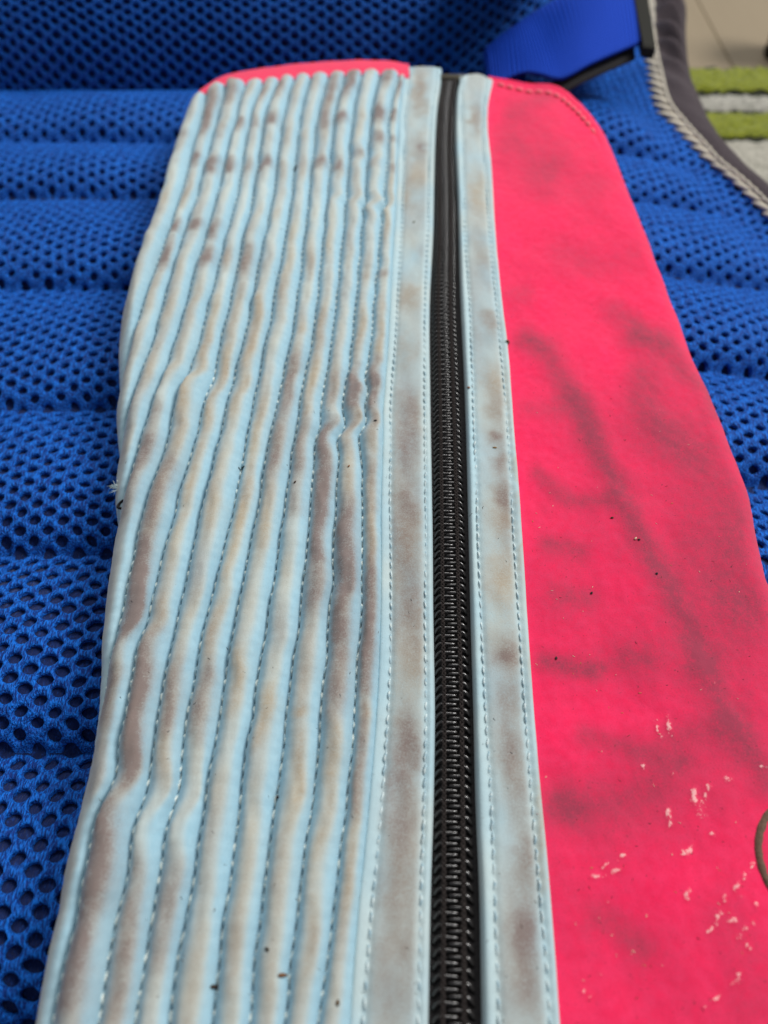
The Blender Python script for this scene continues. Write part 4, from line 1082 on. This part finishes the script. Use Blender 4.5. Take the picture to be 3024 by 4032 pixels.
# filling of the patch
V2 = [(pc[0], pc[1], zp(*pc) + 1.4)]; rr = np.linspace(.12, 1, 9)
for r__ in rr:
    for a in an:
        x, y_ = pc[0] + ra*r__*math.cos(a), pc[1] + rb*r__*math.sin(a); V2.append((x, y_, zp(x, y_) + .5 + .9*(1 - r__**2)))
F2 = [(0, 1 + k, 1 + (k+1) % 90) for k in range(90)] + [(1 + i*90 + k, 1 + (i+1)*90 + k, 1 + (i+1)*90 + (k+1) % 90, 1 + i*90 + (k+1) % 90) for i in range(8) for k in range(90)]
me = mesh_py('round_patch', np.array(V2) - QO, F2); colattr(me, 'stain', np.zeros((len(V2), 3)) + np.array([.15, 0, 0]))
patch = obj('round_patch', me, M_pink, pouch)
obj('piping', mesh_py('piping', v - QO, f), M_piping, patch)

# underside so that the pouch is a closed body resting on the mesh
ring = [(float(x), float(y_)) for x, y_ in np.stack([oL(np.linspace(-14, 345, 120)) + 2.6, np.linspace(-14, 345, 120)], 1)]
ring += [(float(x), float(top_edge(x)) - 1.5) for x in np.linspace(top_ed[:, 0].min() + 2, top_ed[:, 0].max(), 30)]
ring += [(float(x) - .8, float(y_) - .6) for x, y_ in ro]
V = [(x, y_, -8.2) for x, y_ in ring] + [(x*.985 + .2, y_, -14.5) for x, y_ in ring]
n = len(ring); F = [(k, (k+1) % n, n + (k+1) % n, n + k) for k in range(n)] + [tuple(range(2*n - 1, n - 1, -1))]
me = mesh_py('underside', np.array(V) - QO, F); colattr(me, 'stain', np.zeros((len(V), 3)) + np.array([.1, .1, .5]))
obj('underside', me, M_pale, pouch)

# frayed thread ends on the left edge
parts = []
fxy = [float(q) for q in pix(466, 1922, -4)]
for i in range(26):
    a = random.uniform(1.9, 4.0); l = random.uniform(1.2, 3.6); x0 = fxy[0] + random.uniform(0, 1.6); y0 = fxy[1] + random.uniform(-1.6, 1.2)
    P = [(x0 + 1.2, y0, -3.2), (x0 + .2*math.cos(a), y0 + .2*math.sin(a), -3.0), (x0 + .6*l*math.cos(a), y0 + .6*l*math.sin(a), -2.8 + random.uniform(-.4, .8)), (x0 + l*math.cos(a), y0 + l*math.sin(a)*1.1, -3.2 + random.uniform(-1, 1.0))]
    parts.append(tube(np.array(P), [.14, .12, .10, .05], 4))
v, f = join(parts)
tag(obj('frayed_thread', mesh_py('frayed_thread', v - QO, f), M_thread2, pouch), kind='stuff')
k0 = [float(q) for q in pix(474, 2000, -4)]
a = np.linspace(.6, 5.6, 14)
P = np.stack([k0[0] + 1.3 + 1.7*np.cos(a), k0[1] + 1.5*np.sin(a), -2.6 + .5*np.sin(a*1.7)], 1)
v, f = tube(P, .42, 6)
obj('loose_thread', mesh_py('loose_thread', v - QO, f), M_zthread, pouch)

# ================================================================== lint lying on the cloth
trees = []
bpy.context.view_layer.update()
for o in pouch.children:
    if o.name.split('.')[0] in ('quilted_channel', 'placket', 'pink_panel'):
        vv_ = np.zeros(len(o.data.vertices)*3, np.float32); o.data.vertices.foreach_get('co', vv_)
        vv_ = vv_.reshape(-1, 3)/S + QO
        trees.append(BVHTree.FromPolygons([Vector(q) for q in vv_.tolist()], [tuple(p.vertices) for p in o.data.polygons]))
def zall(x, y):
    b = None
    for t in trees:
        h_ = t.ray_cast(Vector((x, y, 40)), Vector((0, 0, -1)))
        if h_[0] is not None and (b is None or h_[0].z > b): b = h_[0].z
    return b
LV, LF, LC = [], [], []
def fleck(px, py, l, w, col, ang_=None, curl=0):
    x, y = [float(q) for q in pix(px, py, 1.5)]
    a = random.uniform(0, math.pi) if ang_ is None else ang_
    pts = []
    n = 4
    for i in range(n):
        q = (i/(n-1) - .5)*l; aa = a + curl*q/l
        x1, y1 = x + q*math.cos(aa), y + q*math.sin(aa); z = zall(x1, y1)
        if z is None: return
        pts.append((x1, y1, z + w*.7))
    v, f = tube(np.array(pts), [w*.5, w, w*.9, w*.4], 4)
    o_ = sum(len(q) for q in LV); LV.append(v); LF.append(f + o_); LC.append(np.repeat(np.array([col]), len(v), 0))
dark = [(.02, .018, .02), (.05, .03, .02), (.10, .06, .03), (.03, .03, .04)]
for i in range(210):
    px = random.uniform(300, 2990); py = random.uniform(900, 4030)
    far = min(1, 1.4 - py/4600)
    fleck(px, py, random.uniform(.3, 1.0), random.uniform(.035, .085), random.choice(dark), None, random.uniform(-1, 1))
for i in range(70):
    fleck(random.uniform(2100, 2950), random.uniform(1500, 3900), random.uniform(.3, .8), random.uniform(.05, .10), random.choice([(.8, .55, .4), (.75, .4, .35), (.5, .25, .08)]))
for (px, py, l, w, c_) in [(1845, 1528, .9, .35, (.35, .12, .05)), (1948, 1762, 1.2, .25, (.35, .17, .04)), (2000, 1342, 1.6, .55, (.08, .06, .03)), (1163, 664, 1.3, .6, (.06, .06, .05)), (1090, 3133, 1.0, .45, (.02, .015, .02)), (951, 1842, 1.6, .4, (.03, .05, .05)), (2505, 2115, .9, .3, (.7, .5, .35)), (2518, 2120, .7, .3, (.04, .03, .03)), (2588, 2255, .7, .3, (.03, .03, .04)), (1116, 3842, 1.5, .4, (.2, .1, .05)), (1057, 3742, .9, .3, (.04, .03, .02)), (1478, 1675, .9, .3, (.03, .03, .03)), (1630, 873, 1.2, .3, (.15, .16, .1)), (1375, 1860, .8, .25, (.25, .1, .03)), (844, 3885, 1.1, .4, (.05, .03, .02)), (1332, 3950, 1.0, .35, (.12, .07, .03)), (2336, 2320, .8, .3, (.02, .02, .02)), (1165, 1920, 1.0, .25, (.05, .03, .02)), (2195, 2580, .8, .3, (.05, .03, .03)), (2415, 2027, .8, .28, (.05, .05, .02))]:
    fleck(px, py, l, w, c_)
if LV:
    me = mesh_py('lint', np.concatenate(LV), np.concatenate(LF)); colattr(me, 'tint', np.concatenate(LC))
    lint = obj('lint', me, M_lint)
    tag(lint, 'tiny dark and pale specks of lint scattered over the pouch', 'lint', kind='stuff')
print('tris', sum(len(o.data.polygons)*2 for o in bpy.data.objects if o.type == 'MESH'))
